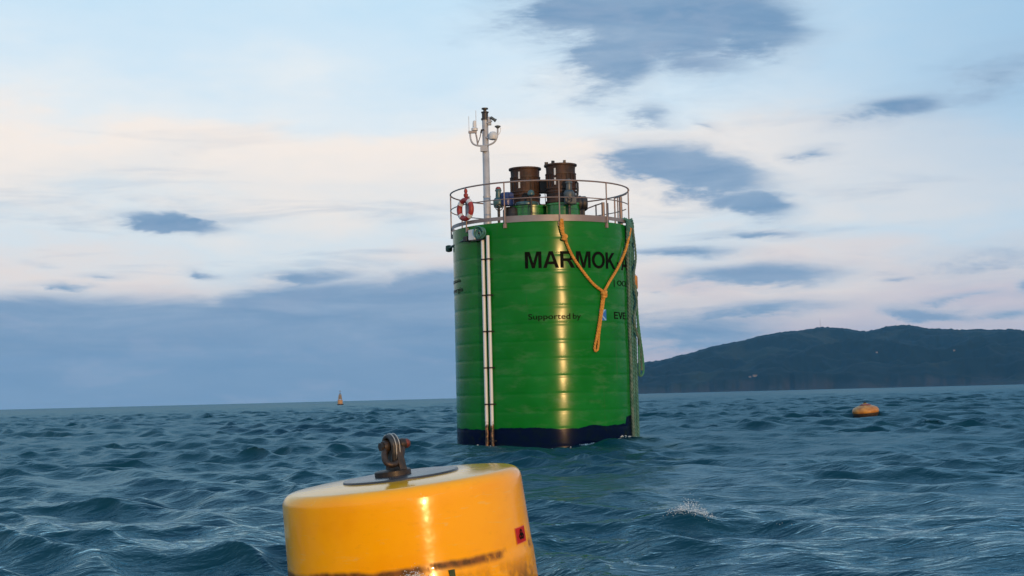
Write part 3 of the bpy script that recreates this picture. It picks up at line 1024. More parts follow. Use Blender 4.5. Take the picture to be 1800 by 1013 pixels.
MB().lathe([(0.025, 0), (0.04, 0.02), (0.085, 0.05), (0.085, 0.075), (0.03, 0.095), (0, 0.1)], 18, (mx + 0.36, yy, zb + 0.48)).build('positioning_antenna', M['greyactuator'], mst)
MB().lathe([(0.06, 0), (0.12, 0.02), (0.135, 0.08), (0.135, 0.12), (0.12, 0.18), (0.08, 0.23), (0, 0.25)], 22, (mx + 0.22, yy + 0.02, zb + 0.16)).build('radome', M['white'], mst)
MB().cyl((mx + 0.02, yy + 0.06, zb + 0.24), (mx + 0.14, yy + 0.02, zb + 0.22), 0.035, 8).build('radome_bracket', M['mast'], mst)
MB().tube(bez((mx + 0.36, yy, zb + 0.58), (mx + 0.46, yy, zb + 0.52), (mx + 0.48, yy, zb + 0.4), (mx + 0.37, yy, zb + 0.30)), 0.010, 6).build('cable', M['white'], mst)
MB().tube([(mx - 0.03, yy, zb + 0.46), (mx - 0.10, yy - 0.02, zb + 0.45), (mx - 0.12, yy - 0.02, zb + 0.36)], 0.026, 8).build('cable', M['black'], mst)
MB().tube([(mx - 0.12, yy - 0.02, zb + 0.37), (mx - 0.15, yy - 0.02, zb + 0.24), (mx - 0.22, yy, zb + 0.06)], 0.013, 6).build('cable', M['black'], mst)
cmx = Matrix.Rotation(R(35), 3, 'Y') @ Matrix.Rotation(R(90), 3, 'Y')
MB().lathe([(0.035, -0.09), (0.042, -0.085), (0.042, 0.06), (0.052, 0.062), (0.052, 0.09), (0.03, 0.092)], 16, (mx + 0.24, yy, zb + 0.76), cmx).build('camera', M['greyactuator'], mst)
MB().cyl((mx + 0.05, yy + 0.05, zb + 0.66), (mx + 0.2, yy, zb + 0.70), 0.022, 8).build('camera_bracket', M['mast'], mst)
MB().box((mx + 0.13, yy + 0.08, zb + 0.72), (0.1, 0.1, 0.24)).build('cable_box', M['mast'], mst, False, 0.01)

# conduits with clamps, box, coil, side arm
pm_ = bpy.data.materials.new('white_conduit')
pm_.use_nodes = True
t = pm_.node_tree
b = t.nodes['Principled BSDF']
tx = t.nodes.new('ShaderNodeTexCoord')
sx = t.nodes.new('ShaderNodeSeparateXYZ'); t.links.new(tx.outputs['Object'], sx.inputs[0])
foul = smooth(math_node('ADD', sx.outputs[2], math_node('MULTIPLY', onoise(9.0, 5), -0.5, tree=t), tree=t), 0.32, 0.45, t)
rc = mix_col(smooth(onoise(14, 4), 0.45, 0.62, t), (0.02, 0.012, 0.008, 1), (0.20, 0.10, 0.05, 1), t)
t.links.new(mix_col(foul, rc, (0.55, 0.60, 0.62, 1), t), b.inputs['Base Color'])
b.inputs['Roughness'].default_value = 0.4
for a, top in ((-37.6, 5.62), (-33.6, 5.72)):
    p = cyl_pt(a, 0, HULL_R + 0.085)
    cdt = MB().cyl((p.x, p.y, -0.6), (p.x, p.y, top), 0.046, 14).build('conduit', pm_, hull_t)
    for k in range(6):
        z = 0.18 + 0.98 * k
        c_ = MB().lathe([(0.05, -0.02), (0.062, -0.02), (0.062, 0.02), (0.05, 0.02)], 14, (p.x, p.y, z), closed_ends=False)
        q = cyl_pt(a, z, HULL_R + 0.03)
        c_.box(q, (0.17, 0.09, 0.035), R(a))
        c_.build('clamp', M['black'], cdt, False)
pb = cyl_pt(-44.5, 5.78, HULL_R + 0.10)
jb = MB().box(pb, (0.26, 0.17, 0.29), R(-44.5)).build('junction_box', M['white'], hull_t, False, 0.015)
for k in range(4):
    q = cyl_pt(-40.2, 5.69 + 0.065 * k, HULL_R + 0.12)
    MB().box(q, (0.10, 0.1, 0.03), R(-40)).build('cable_gland', M['galv'], jb, False)
MB().box(cyl_pt(-41, 5.62, HULL_R + 0.09), (0.46, 0.14, 0.03), R(-41)).build('bracket', M['dark'], jb, False)
MB().box(cyl_pt(-51.5, 5.70, HULL_R + 0.09), (0.17, 0.13, 0.14), R(-51.5)).build('hinge_block', M['black'], hull_t, False, 0.01)
arm = MB().cyl(cyl_pt(-54, 5.70, HULL_R + 0.06), cyl_pt(-93, 5.62, HULL_R + 0.16), 0.035, 10)
arm.build('mooring_arm', M['armgreen'], hull_t)
MB().lathe([(0.03, -0.1), (0.09, -0.08), (0.1, 0), (0.09, 0.08), (0.03, 0.1)], 14, cyl_pt(-92, 5.62, HULL_R + 0.13)).build('arm_end', M['armgreen'], hull_t)

# lettering
def lettering(text, theta0, theta1, zc, cap, bold, name, mat=None):
    cu = bpy.data.curves.new('t', 'FONT')
    cu.body = text; cu.size = 1.0; cu.extrude = 0.001; cu.offset = bold; cu.resolution_u = 5
    to = bpy.data.objects.new('t', cu); C.objects.link(to)
    dg = bpy.context.evaluated_depsgraph_get()
    me = bpy.data.meshes.new_from_object(to.evaluated_get(dg))
    bpy.data.objects.remove(to); bpy.data.curves.remove(cu)
    xs = [v.co.x for v in me.vertices]; ys = [v.co.y for v in me.vertices]
    x0, x1 = min(xs), max(xs)
    arc = R(theta1 - theta0) * HULL_R
    sx_ = arc / (x1 - x0)
    bm_ = bmesh.new(); bm_.from_mesh(me)
    nb = int(arc / 0.05)
    for i in range(1, nb):
        bmesh.ops.bisect_plane(bm_, geom=bm_.verts[:] + bm_.edges[:] + bm_.faces[:], plane_co=(x0 + (x1 - x0) * i / nb, 0, 0), plane_no=(1, 0, 0))
    ycap = 0.729
    for v in bm_.verts:
        th = theta0 + (v.co.x - x0) / (x1 - x0) * (theta1 - theta0)
        z = zc + (v.co.y / ycap - 0.5) * cap
        v.co = cyl_pt(th, z, HULL_R + 0.011 + v.co.z)
    bm_.to_mesh(me); bm_.free()
    me.name = name
    me.materials.clear(); me.materials.append(mat or M['ink'])
    o = bpy.data.objects.new(name, me); C.objects.link(o); o.parent = hull_t
    o['label'] = 'black lettering reading ' + text.strip()
    return o


def arc_pts(cx, cy, rx, ry, a0, a1, n=12):
    return [(cx + rx * math.cos(R(a0 + (a1 - a0) * i / n)), cy + ry * math.sin(R(a0 + (a1 - a0) * i / n))) for i in range(n + 1)]


GLYPH = {                                    # bold grotesque capitals, cap height 1: width, outline, counters
    'M': (1.02, [(0, 0), (0, 1), (.30, 1), (.51, .31), (.72, 1), (1.02, 1), (1.02, 0), (.82, 0), (.82, .79), (.60, 0), (.42, 0), (.20, .79), (.20, 0)], []),
    'A': (.98, [(0, 0), (.37, 1), (.61, 1), (.98, 0), (.76, 0), (.69, .215), (.29, .215), (.22, 0)], [[(.345, .385), (.635, .385), (.49, .81)]]),
    'R': (.93, [(0, 0), (0, 1), (.52, 1)] + arc_pts(.56, .715, .30, .285, 85, -80, 12) + [(.70, .40), (.78, .28), (.93, 0), (.68, 0), (.52, .30), (.42, .405), (.21, .405), (.21, 0)],
          [[(.21, .83), (.50, .83)] + arc_pts(.53, .70, .12, .13, 85, -85, 8) + [(.21, .57)]]),
    'O': (1.06, arc_pts(.53, .5, .53, .52, 0, 345, 23), [arc_pts(.53, .5, .315, .345, 0, 345, 23)]),
    'K': (.98, [(0, 0), (0, 1), (.21, 1), (.21, .57), (.60, 1), (.88, 1), (.47, .575), (.98, 0), (.70, 0), (.33, .43), (.21, .305), (.21, 0)], []),
    'E': (.80, [(0, 0), (0, 1), (.78, 1), (.78, .83), (.21, .83), (.21, .60), (.74, .60), (.74, .435), (.21, .435), (.21, .17), (.80, .17), (.80, 0)], []),
    'V': (.96, [(.37, 0), (0, 1), (.23, 1), (.48, .27), (.73, 1), (.96, 1), (.59, 0)], []),
    '-': (.42, [(.02, .27), (.02, .46), (.40, .46), (.40, .27)], []),
    '5': (.76, [(.13, 1), (.70, 1), (.70, .82), (.28, .82), (.25, .64)] + arc_pts(.38, .33, .36, .33, 80, -150, 14) + [(.22, .24)] + arc_pts(.38, .33, .16, .16, -150, 90, 10) + [(.26, .47), (.05, .46)], []),
}


def bold_lettering(text, theta0, theta1, zc, cap, gap_=0.085):
    from mathutils.geometry import tessellate_polygon
    total = sum(GLYPH[c][0] for c in text) + gap_ * (len(text) - 1)
    bm_ = bmesh.new()
    x_ = 0.0
    for c in text:
        w_, outl, holes = GLYPH[c]
        polys = [[Vector((px__ + x_, py__, 0)) for px__, py__ in pl_] for pl_ in [outl] + holes]
        flat = [bm_.verts.new(p) for pl_ in polys for p in pl_]
        for tri in tessellate_polygon(polys):
            try:
                bm_.faces.new([flat[i_] for i_ in tri])
            except ValueError:
                pass
        x_ += w_ + gap_
    arc = R(theta1 - theta0) * HULL_R
    nb = max(3, int(arc / 0.05))
    for i in range(1, nb):
        bmesh.ops.bisect_plane(bm_, geom=bm_.verts[:] + bm_.edges[:] + bm_.faces[:], plane_co=(total * i / nb, 0, 0), plane_no=(1, 0, 0))
    bmesh.ops.recalc_face_normals(bm_, faces=bm_.faces[:])
    for v in bm_.verts:
        v.co = cyl_pt(theta0 + v.co.x / total * (theta1 - theta0), zc + (v.co.y - 0.5) * cap, HULL_R + 0.009)
    me = bpy.data.meshes.new('lettering')
    bm_.to_mesh(me); bm_.free()
    me.materials.append(M['ink'])
    o = bpy.data.objects.new('lettering', me); C.objects.link(o); o.parent = hull_t
    o['label'] = 'bold black lettering reading ' + text
    return o


bold_lettering('MARMOK', -10.0, 54.5, 4.99, 0.45)
bold_lettering('-A-5', 56.0, 88.0, 4.99, 0.45)
lettering('Supported', -8.8, 17.2, 3.47, 0.155, 0.006, 'lettering')
lettering('by', 18.9, 24.2, 3.47, 0.155, 0.006, 'lettering')
bold_lettering('EVE', 51.2, 66.5, 3.50, 0.19)
lettering('| OCEANTEC', 52.0, 96.0, 4.40, 0.15, 0.008, 'lettering')
lettering('bizkaia', -88.0, -63.5, 4.62, 0.12, 0.0, 'lettering')['label'] = 'small dark lettering on the left edge of the hull'
lettering('energia', -84.0, -60.5, 4.36, 0.14, 0.0, 'lettering')['label'] = 'small dark lettering on the left edge of the hull, lower line'
# blue square emblem with two pale strokes
lg = MB()


def patch(mb_, pts, rr_):
    vs = [cyl_pt(a, z, rr_) for a, z in pts]
    mb_.add(vs, [tuple(range(len(vs)))])


cz, ca = 3.50, 40.6
lgm = MB()
for i in range(6):
    a0 = ca - 3.0 + i; a1 = a0 + 1.0
    patch(lgm, [(a0, cz - 0.15), (a1, cz - 0.15), (a1, cz + 0.15), (a0, cz + 0.15)], HULL_R + 0.011)
lo_ = lgm.build('emblem', M['logo'], hull_t, False)
lo_['label'] = 'blue square emblem with pale crossing strokes'
st = MB()
patch(st, [(ca - 1.9, cz + 0.0), (ca - 0.8, cz + 0.0), (ca + 2.6, cz + 0.15), (ca + 1.2, cz + 0.15)], HULL_R + 0.016)
patch(st, [(ca - 2.0, cz + 0.02), (ca - 0.9, cz + 0.02), (ca + 2.8, cz - 0.13), (ca + 1.7, cz - 0.15)], HULL_R + 0.0165)
st.build('emblem_stroke', M['logolight'], lo_, False)

# ------------------------------------------------------------------ life ring on the rail
lb_c = HULL + Matrix.Rotation(hull_rz, 3, 'Z') @ cyl_pt(-50.5, DECK + 0.46, HULL_R + 0.15)
lbt = thing('lifebuoy', 'red and white lifebuoy hanging on the left railing', 'lifebuoy', lb_c, (0, 0, hull_rz + R(-47)))
qm = Matrix.Rotation(R(90), 3, 'X')
MB().torus((0, 0, 0), 0.255, 0.075, qm, 40, 12).build('ring', M['red'], lbt)
for k in range(4):
    a = R(45 + 90 * k)
    MB().torus((0, 0, 0), 0.255, 0.079, qm, 6, 12, a - R(11), a + R(11)).build('band', M['white'], lbt)
MB().box((0, 0.09, 0.05), (0.16, 0.03, 0.62)).build('mounting_board', M['galv'], lbt, False, 0.01)
MB().lathe([(0.03, 0), (0.055, 0.02), (0.065, 0.08), (0.035, 0.12), (0.05, 0.17), (0.04, 0.23), (0.0, 0.25)], 14, (0, 0.03, 0.33)).build('rescue_light', M['red'], lbt)

# ------------------------------------------------------------------ ropes on the green buoy
HM = Matrix.Translation(HULL) @ Matrix.Rotation(hull_rz, 4, 'Z')


def hpts(lst, off=0.06):
    return [HM @ cyl_pt(a, z, HULL_R + (o[0] if o else off)) for (a, z, *o) in lst]


def spline(pts, n=8):
    pts = [Vector(p) for p in pts]
    o = []
    for i in range(len(pts) - 1):
        p0, p1, p2, p3 = pts[max(i - 1, 0)], pts[i], pts[i + 1], pts[min(i + 2, len(pts) - 1)]
        for k in range(n):
            u = k / n
            o.append(0.5 * ((2 * p1) + (p2 - p0) * u + (2 * p0 - 5 * p1 + 4 * p2 - p3) * u * u + (3 * p1 - p0 - 3 * p2 + p3) * u ** 3))
    o.append(pts[-1])
    return o


def local(o):
    """move an object's origin to the mean of its points"""
    me = o.data
    c = sum((v.co for v in me.vertices), Vector()) / len(me.vertices)
    me.transform(Matrix.Translation(-c)); o.location = c
    return o


yt = thing('yellow_bridle_rope', 'thick yellow rope hanging in a V from the railing, knotted into a long loop', 'rope', HM @ cyl_pt(40.7, 4.0, HULL_R + 0.08))


def ybuild(mb_, name):
    o = mb_.build(name, M['yrope'])
    me = o.data
    me.transform(Matrix.Translation(-yt.location))
    o.parent = yt
    return o


left = spline(hpts([(13.2, 6.06, 0.09), (13.6, 5.85), (14.2, 5.62), (19, 5.10), (26, 4.66), (33, 4.33), (40.2, 4.13, 0.07)]))
right = spline(hpts([(40.9, 4.13, 0.07), (47, 4.45), (56, 4.85), (66, 5.38, 0.09), (75, 5.98, 0.12)]))
mb = MB(); mb.rope(left, 0.040); ybuild(mb, 'rope_leg')
mb = MB(); mb.rope(right, 0.040); ybuild(mb, 'rope_leg')
mb = MB(); mb.rope(spline(hpts([(13.2, 6.07, 0.08), (12.4, 6.0, 0.09), (12.3, 5.85, 0.08), (13.4, 5.66, 0.08), (14.4, 5.58, 0.10)])), 0.042)
mb.torus(HM @ cyl_pt(14.6, 5.60, HULL_R + 0.08), 0.05, 0.036, Matrix.Rotation(R(70), 3, 'X'), 12, 8)
mb.torus(HM @ cyl_pt(14.2, 5.52, HULL_R + 0.08), 0.055, 0.036, Matrix.Rotation(R(10), 3, 'Y'), 12, 8)
ybuild(mb, 'knot')
loop = spline(hpts([(39.9, 4.06, 0.08), (38.6, 3.75), (37.0, 3.40), (34.6, 2.95), (33.0, 2.70), (32.4, 2.58), (33.2, 2.52), (34.6, 2.56), (35.4, 2.70), (36.0, 2.95), (37.6, 3.40, 0.085), (39.4, 3.75, 0.085), (40.8, 4.06, 0.09)]))
mb = MB(); mb.rope(loop, 0.036); ybuild(mb, 'loop')
mb = MB()
for dz, rr_, tx_ in ((0.03, 0.062, 12), (-0.03, 0.066, -15), (-0.09, 0.056, 10), (0.0, 0.07, 40)):
    mb.torus(HM @ cyl_pt(40.5, 4.08 + dz, HULL_R + 0.085), rr_, 0.038, Matrix.Rotation(R(tx_), 3, 'X') @ Matrix.Rotation(R(-tx_), 3, 'Y'), 14, 8)
ybuild(mb, 'knot')

# teal hawsers hanging down the right side
specs = [
    ('grey_green_hawser', 'grey-green rope hanging straight down beside the lettering to the water', 'grope', 0.042, [(71, 6.12, 0.07), (70, 5.9, 0.08), (70.5, 5.2), (71, 4.2), (70, 3.2), (71, 2.2), (70.5, 1.2), (71.5, 0.3), (71.5, -0.5)]),
    ('teal_hawser', 'thick teal rope hanging from the rail to the water at the right edge', 'trope', 0.055, [(80, 6.25, 0.1), (84, 6.1, 0.12), (84, 5.6, 0.10), (82, 4.6, 0.10), (83, 3.4, 0.1), (82.5, 2.2, 0.1), (83, 1.0, 0.1), (83, -0.5, 0.1)]),
    ('teal_hawser', 'teal rope between the grey-green rope and the right edge', 'trope', 0.045, [(76, 6.2, 0.08), (77, 5.95, 0.1), (76, 5.0), (77, 4.0), (75.5, 3.0), (76.5, 2.0), (76, 1.0), (77, -0.5)]),
    ('hanging_rope_loop', 'slack teal rope loop hanging off the right edge above the hills', 'brope', 0.036, [(86, 6.2, 0.1), (90, 6.0, 0.12), (91, 5.0, 0.13), (91, 4.0, 0.16), (90, 3.2, 0.22), (90, 2.4, 0.3), (88, 1.95, 0.3), (84, 1.85, 0.2), (82, 2.1, 0.2), (84, 3.0, 0.2), (86, 3.8, 0.18), (84, 4.4, 0.16)]),
    ('tangled_rope', 'green rope strand tangled round the teal ropes', 'grope', 0.032, [(78, 6.0, 0.16), (82, 5.2, 0.2), (76, 4.6, 0.16), (80, 3.9, 0.2), (74, 3.4, 0.15), (82, 2.8, 0.22), (87, 2.2, 0.26), (88, 2.0, 0.26)]),
]
for nm, lb, mt_, rr_, pts in specs:
    mb = MB(); mb.rope(spline(hpts(pts)), rr_, pitch=0.3, step=0.05, n=6)
    tag(local(mb.build(nm, M[mt_])), lb, 'rope', 'ropes down the right side of the green buoy')
# rope wrapped over the deck edge
mb = MB()
for k in range(5):
    mb.rope(spline(hpts([(66 + 3 * k, 6.10 + 0.02 * k, -0.1), (68 + 3 * k, 6.22, 0.02), (69 + 3.2 * k, 6.14 - 0.02 * k, 0.10), (70 + 3 * k, 5.9 - 0.05 * k, 0.09), (72 + 2.6 * k, 5.6, 0.10)])), 0.045, step=0.05)
tag(local(mb.build('rope_lashing', M['trope'])), 'dark teal rope lashed over the deck edge at the right', 'rope')
# teal rope coil by the junction box
cc = HM @ cyl_pt(-38.3, 5.80, HULL_R + 0.16)
mb = MB()
for k in range(9):
    q = Matrix.Rotation(hull_rz + R(-38 + random.uniform(-22, 22)), 3, 'Z') @ Matrix.Rotation(R(90 + random.uniform(-25, 25)), 3, 'X')
    mb.torus(cc + Vector((random.uniform(-.03, .03), random.uniform(-.03, .03), random.uniform(-.03, .04))), random.uniform(0.09, 0.17), 0.018, q, 22, 6)
tag(local(mb.build('rope_coil', M['trope'])), 'small tangled teal rope coil above the white conduits', 'rope')
# orange marker float at the right edge
fc = HM @ cyl_pt(88.5, 4.50, HULL_R + 0.16)
ft = thing('marker_float', 'small orange float hanging at the right edge among the teal ropes', 'float', fc)
MB().lathe([(0.0, -0.2), (0.05, -0.2), (0.065, -0.15), (0.065, 0.14), (0.05, 0.19), (0.0, 0.2)], 16).build('body', M['orange'], ft)
MB().tube(bez((0, 0, 0.19), (0.0, 0, 0.26), (-0.04, 0, 0.30), (-0.12, 0, 0.34)), 0.012, 6).build('line', M['black'], ft)
MB().lathe([(0.02, -0.44), (0.06, -0.4), (0.07, -0.3), (0.03, -0.21), (0.0, -0.2)], 12).build('weight', M['black'], ft)

# ------------------------------------------------------------------ yellow mooring buoy in front
B = thing('mooring_buoy', 'large tilted yellow mooring buoy with a shackle on top in the foreground', 'buoy', BUOY_TOP, (R(1.6), R(-5.8), 0))
Rb = BUOY_R
prof = [(0.0, 0.012), (0.55, 0.010), (0.84, -0.004)]
for k in range(9):
    a = R(90 - 90 * k / 8 * 0.97)
    prof.append((Rb - 0.095 + 0.095 * math.cos(a), -0.105 + 0.095 * math.sin(a)))
for k in range(1, 26):
    z = -0.12 - 1.0 * k / 25
    prof.append((Rb + 0.02 * math.sin((z + 0.1) * 1.2) * -1 + (0.006 if z < -0.64 else 0) + 0.012 * (-z - 0.1), z))
prof += [(Rb - 0.05, -1.22), (Rb - 0.3, -1.4), (0.0, -1.45)]
body = MB().lathe(prof[::-1], 160)
ym = bpy.data.materials.new('yellow_buoy_skin')
ym.use_nodes = True
t = ym.node_tree
b = t.nodes['Principled BSDF']
tx = t.nodes.new('ShaderNodeTexCoord')
sx = t.nodes.new('ShaderNodeSeparateXYZ'); t.links.new(tx.outputs['Object'], sx.inputs[0])
ycol = mix_col(smooth(onoise(1.6, 4), 0.35, 0.65, t), (0.95, 0.415, 0.001, 1), (0.90, 0.365, 0.001, 1), t)
ycol = mix_col(math_node('MULTIPLY', smooth(onoise(9.0, 6, (1, 1, 2.5), (3, 0, 0)), 0.58, 0.8, t), 0.3, tree=t), ycol, (0.58, 0.26, 0.01, 1), t)
scuff = math_node('MULTIPLY', smooth(onoise(6.0, 8, (1, 1, 6.0), (13, 2, 1), 1.0), 0.60, 0.68, t), 0.35, tree=t)
ycol = mix_col(scuff, ycol, (0.80, 0.50, 0.12, 1), t)
drp = math_node('MULTIPLY', smooth(onoise(7.0, 3, (1, 1, 0.25), (6, 6, 0)), 0.72, 0.75, t), smooth(sx.outputs[2], -0.35, -0.02, t), tree=t)
ycol = mix_col(math_node('MULTIPLY', drp, 0.7, tree=t), ycol, (0.7, 0.62, 0.42, 1), t)
# scum line: ragged dark band, thinner and broken towards the right, growth below it
zz = sx.outputs[2]
wl = math_node('ADD', math_node('MULTIPLY', math_node('SUBTRACT', onoise(2.2, 6, (1, 1, 0.2)), 0.5, tree=t), 0.10, tree=t), -0.615, tree=t)
dz_ = math_node('SUBTRACT', zz, wl, tree=t)
band = math_node('MULTIPLY', smooth(dz_, 0.035, -0.005, t), smooth(dz_, -0.075, -0.02, t), tree=t)
brk = smooth(math_node('ADD', onoise(2.6, 6, (1, 1, 0.6), (0, 8, 0)), math_node('MULTIPLY', sx.outputs[0], -0.20, tree=t), tree=t), 0.30, 0.42, t)
below = math_node('MULTIPLY', smooth(dz_, 0.0, -0.25, t), smooth(onoise(5.0, 7, (1, 1, 0.7), (5, 0, 2)), 0.42, 0.62, t), tree=t)
grime = math_node('MAXIMUM', math_node('MULTIPLY', band, brk, tree=t), math_node('MULTIPLY', below, 0.8, tree=t), tree=t)
spots = math_node('MULTIPLY', smooth(onoise(28, 3, (1, 1, 1), (1, 2, 3)), 0.74, 0.8, t), smooth(zz, -0.2, -0.6, t), tree=t)
grime = math_node('MAXIMUM', grime, math_node('MULTIPLY', spots, 0.6, tree=t), tree=t)
gcol = mix_col(smooth(onoise(16, 4), 0.4, 0.6, t), (0.03, 0.012, 0.004, 1), (0.16, 0.05, 0.008, 1), t)
t.links.new(mix_col(math_node('MULTIPLY', grime, 0.93, tree=t), ycol, gcol, t), b.inputs['Base Color'])
t.links.new(math_node('MULTIPLY_ADD', grime, 0.4, 0.16, tree=t), b.inputs['Roughness'])
b.inputs['Coat Weight'].default_value = 0.12
b.inputs['Specular IOR Level'].default_value = 0.28
b.inputs['Coat Roughness'].default_value = 0.04
bpn = t.nodes.new('ShaderNodeBump'); bpn.inputs['Strength'].default_value = 0.18; bpn.inputs['Distance'].default_value = 0.02
t.links.new(onoise(3.2, 3), bpn.inputs['Height'])
t.links.new(bpn.outputs[0], b.inputs['Normal'])
body.build('body', ym, B)
M['plate'] = pmat('black_top_plate', (0.02, 0.024, 0.032), (0.035, 0.038, 0.045), 5, 0.28)
M['lug'] = pmat('dark_lug_steel', (0.022, 0.022, 0.022), (0.05, 0.035, 0.025), 14, 0.5, metal=0.4, bump=0.2)
M['shackle'] = pmat('weathered_shackle_steel', (0.028, 0.023, 0.020), (0.055, 0.036, 0.026), 22, 0.45, metal=0.4, bump=0.25)
M['rednut'] = pmat('red_pin_head', (0.17, 0.035, 0.025), (0.09, 0.03, 0.025), 20, 0.55, metal=0.2, bump=0.2)
M['thimble'] = pmat('dark_thimble_steel', (0.04, 0.042, 0.045), (0.07, 0.065, 0.06), 18, 0.35, metal=0.6)
M['galvwire'] = pmat('pale_thimble_edge', (0.45, 0.45, 0.42), (0.3, 0.3, 0.28), 30, 0.4, metal=0.4)
MB().lathe([(0.0, 0.030), (0.44, 0.030), (0.47, 0.026), (0.475, 0.012), (0.475, 0.004)][::-1], 72, (0.0, 0, 0)).build('top_plate', M['plate'], B)
MB().lathe([(0.0, 0.075), (0.135, 0.075), (0.15, 0.068), (0.15, 0.030)][::-1], 40, (-0.06, -0.02, 0)).build('lug_base', M['lug'], B)
# lug: upright plate with a rounded head, turned a little from the camera
LZ = 0.295                                  # eye height
lq = Matrix.Rotation(R(32), 3, 'Z')
pts2 = [(-0.15, 0.07), (0.15, 0.07), (0.085, LZ)]
for k in range(1, 12):
    a = math.pi * k / 12
    pts2.append((0.085 * math.cos(a), LZ + 0.085 * math.sin(a)))
pts2.append((-0.085, LZ))
lugm = MB()
n_ = len(pts2)
off = Vector((-0.025, 0.0, 0))
vs = [lq @ Vector((0.0 - 0.035, x, z)) + off for x, z in pts2] + [lq @ Vector((0.035, x, z)) + off for x, z in pts2]
fs = [tuple(range(n_ - 1, -1, -1)), tuple(range(n_, 2 * n_))] + [(i, (i + 1) % n_, n_ + (i + 1) % n_, n_ + i) for i in range(n_)]
lugm.add(vs, fs)
lugm.build('lug', M['lug'], B, False, 0.008)
# shackle: pin through the eye, bow flopped forward and down
px_ = lq @ Vector((1, 0, 0))                # pin direction
fw = lq @ Vector((0, -1, 0))                # towards the camera
eye = off + Vector((0, 0, LZ))
sh = MB()
e0, e1 = eye - px_ * 0.085, eye + px_ * 0.085
bw = []
cdn = (fw * 0.50 + Vector((0, 0, -1)) * 0.80 - px_ * 0.42).normalized()
for k in range(25):
    u = math.pi * k / 24
    w_ = 0.085 + 0.022 * math.sin(u) ** 0.8
    bw.append(eye - px_ * w_ * math.cos(u) + cdn * (0.215 * math.sin(u) ** 0.75))
sh.tube(bw, [0.030 - 0.002 * math.sin(math.pi * k / 24) for k in range(25)], 14)
shk = sh.build('shackle', M['shackle'], B)
for e in (e0, e1):
    MB().lathe([(0.02, -0.03), (0.05, -0.027), (0.055, 0), (0.05, 0.027), (0.02, 0.03)], 20, e, px_.to_track_quat('Z', 'Y').to_matrix()).build('shackle_eye', M['shackle'], shk)
MB().cyl(eye - px_ * 0.125, eye + px_ * 0.11, 0.027, 16).build('pin', M['lug'], shk)
MB().lathe([(0.0, 0.0), (0.040, 0.0), (0.044, 0.006), (0.044, 0.045), (0.034, 0.058), (0.0, 0.06)], 8, eye + px_ * 0.100, px_.to_track_quat('Z', 'Y').to_matrix()).build('pin_head', M['rednut'], shk)
MB().lathe([(0.0, 0.0), (0.042, 0.0), (0.042, 0.04), (0.0, 0.042)], 6, eye - px_ * 0.140, px_.to_track_quat('Z', 'Y').to_matrix()).build('nut', M['lug'], shk)
# thimble strap arched over the pin between the shackle cheeks
for sgn, mt_, rr_, rad_ in ((-0.050, 'thimble', 0.022, 0.088), (-0.012, 'thimble', 0.020, 0.088), (-0.031, 'galvwire', 0.006, 0.108), (0.006, 'galvwire', 0.005, 0.106)):
    pts = []
    for k in range(15):
        u = math.pi * k / 14
        pts.append(eye + px_ * sgn + fw * (rad_ * math.cos(u)) + Vector((0, 0, 1)) * (rad_ * math.sin(u)))
    dn = Vector((0, 0, -1))
    pts = [pts[0] + dn * 0.16 - fw * 0.03, pts[0] + dn * 0.08 - fw * 0.008] + pts + [pts[-1] + dn * 0.08]
    MB().tube(pts, rr_, 8).build('thimble' if mt_ == 'thimble' else 'thimble_edge', M[mt_], B)
# the fittings are a little smaller than drawn above
for o in list(B.children):
    if o.name.split('.')[0] in ('lug', 'shackle', 'thimble', 'thimble_edge'):
        o.scale = (0.9, 0.9, 0.9); o.location = (-0.006, 0, 0.006)
# hazard sticker on the right flank
def bpt(theta, z, extra):
    a = R(theta)
    rr = np.interp(-z, [-p[1] for p in prof[3:]], [p[0] for p in prof[3:]]) + extra
    return Vector((rr * math.sin(a), -rr * math.cos(a), z))


M['stkred'] = pmat('red_sticker', (0.50, 0.012, 0.008), (0.36, 0.010, 0.008), 8, 0.5, spec=0.15)
M['stkborder'] = pmat('orange_sticker_border', (0.72, 0.16, 0.03), (0.6, 0.13, 0.03), 8, 0.35)


def grid_patch(t0, t1, z0, z1, ex, nt_=6):
    mb_ = MB()
    vs, fs = [], []
    for i in range(nt_ + 1):
        for z in (z0, z1):
            vs.append(bpt(t0 + (t1 - t0) * i / nt_, z, ex))
    for i in range(nt_):
        fs.append((2 * i, 2 * i + 2, 2 * i + 3, 2 * i + 1))
    return mb_.add(vs, fs)


T0, T1, S0, S1 = 62.0, 72.0, -0.595, -0.478
stk = grid_patch(T0 - 0.5, T1 + 0.5, S0 - 0.006, S1 + 0.006, 0.004).build('sticker', M['stkborder'], B, False)
stk['label'] = 'red hazard sticker with a black symbol'
grid_patch(T0, T1, S0, S1, 0.006).build('sticker_field', M['stkred'], stk, False)
sy = MB()
tcn, zcn = (T0 + T1) / 2, (S0 + S1) / 2
def disc(mb_, tc_, zc_, r0, r1, a0=0, a1=360, ex=0.008, n=14):
    vs, fs = [], []
    for i in range(n + 1):
        a = R(a0 + (a1 - a0) * i / n)
        for rr in (r0, r1):
            vs.append(bpt(tc_ + math.degrees(rr * math.cos(a) / Rb), zc_ + rr * math.sin(a), ex))
    for i in range(n):
        fs.append((2 * i, 2 * i + 1, 2 * i + 3, 2 * i + 2))
    mb_.add(vs, fs)
for k in range(3):
    a = R(90 + 120 * k)
    disc(sy, tcn + math.degrees(0.022 * math.cos(a) / Rb), zcn + 0.022 * math.sin(a), 0.008, 0.025, math.degrees(a) - 140, math.degrees(a) + 140, 0.008 + 0.0006 * k)
disc(sy, tcn, zcn, 0.0, 0.017, ex=0.0104)
sy.build('sticker_symbol', M['ink'], stk, False)
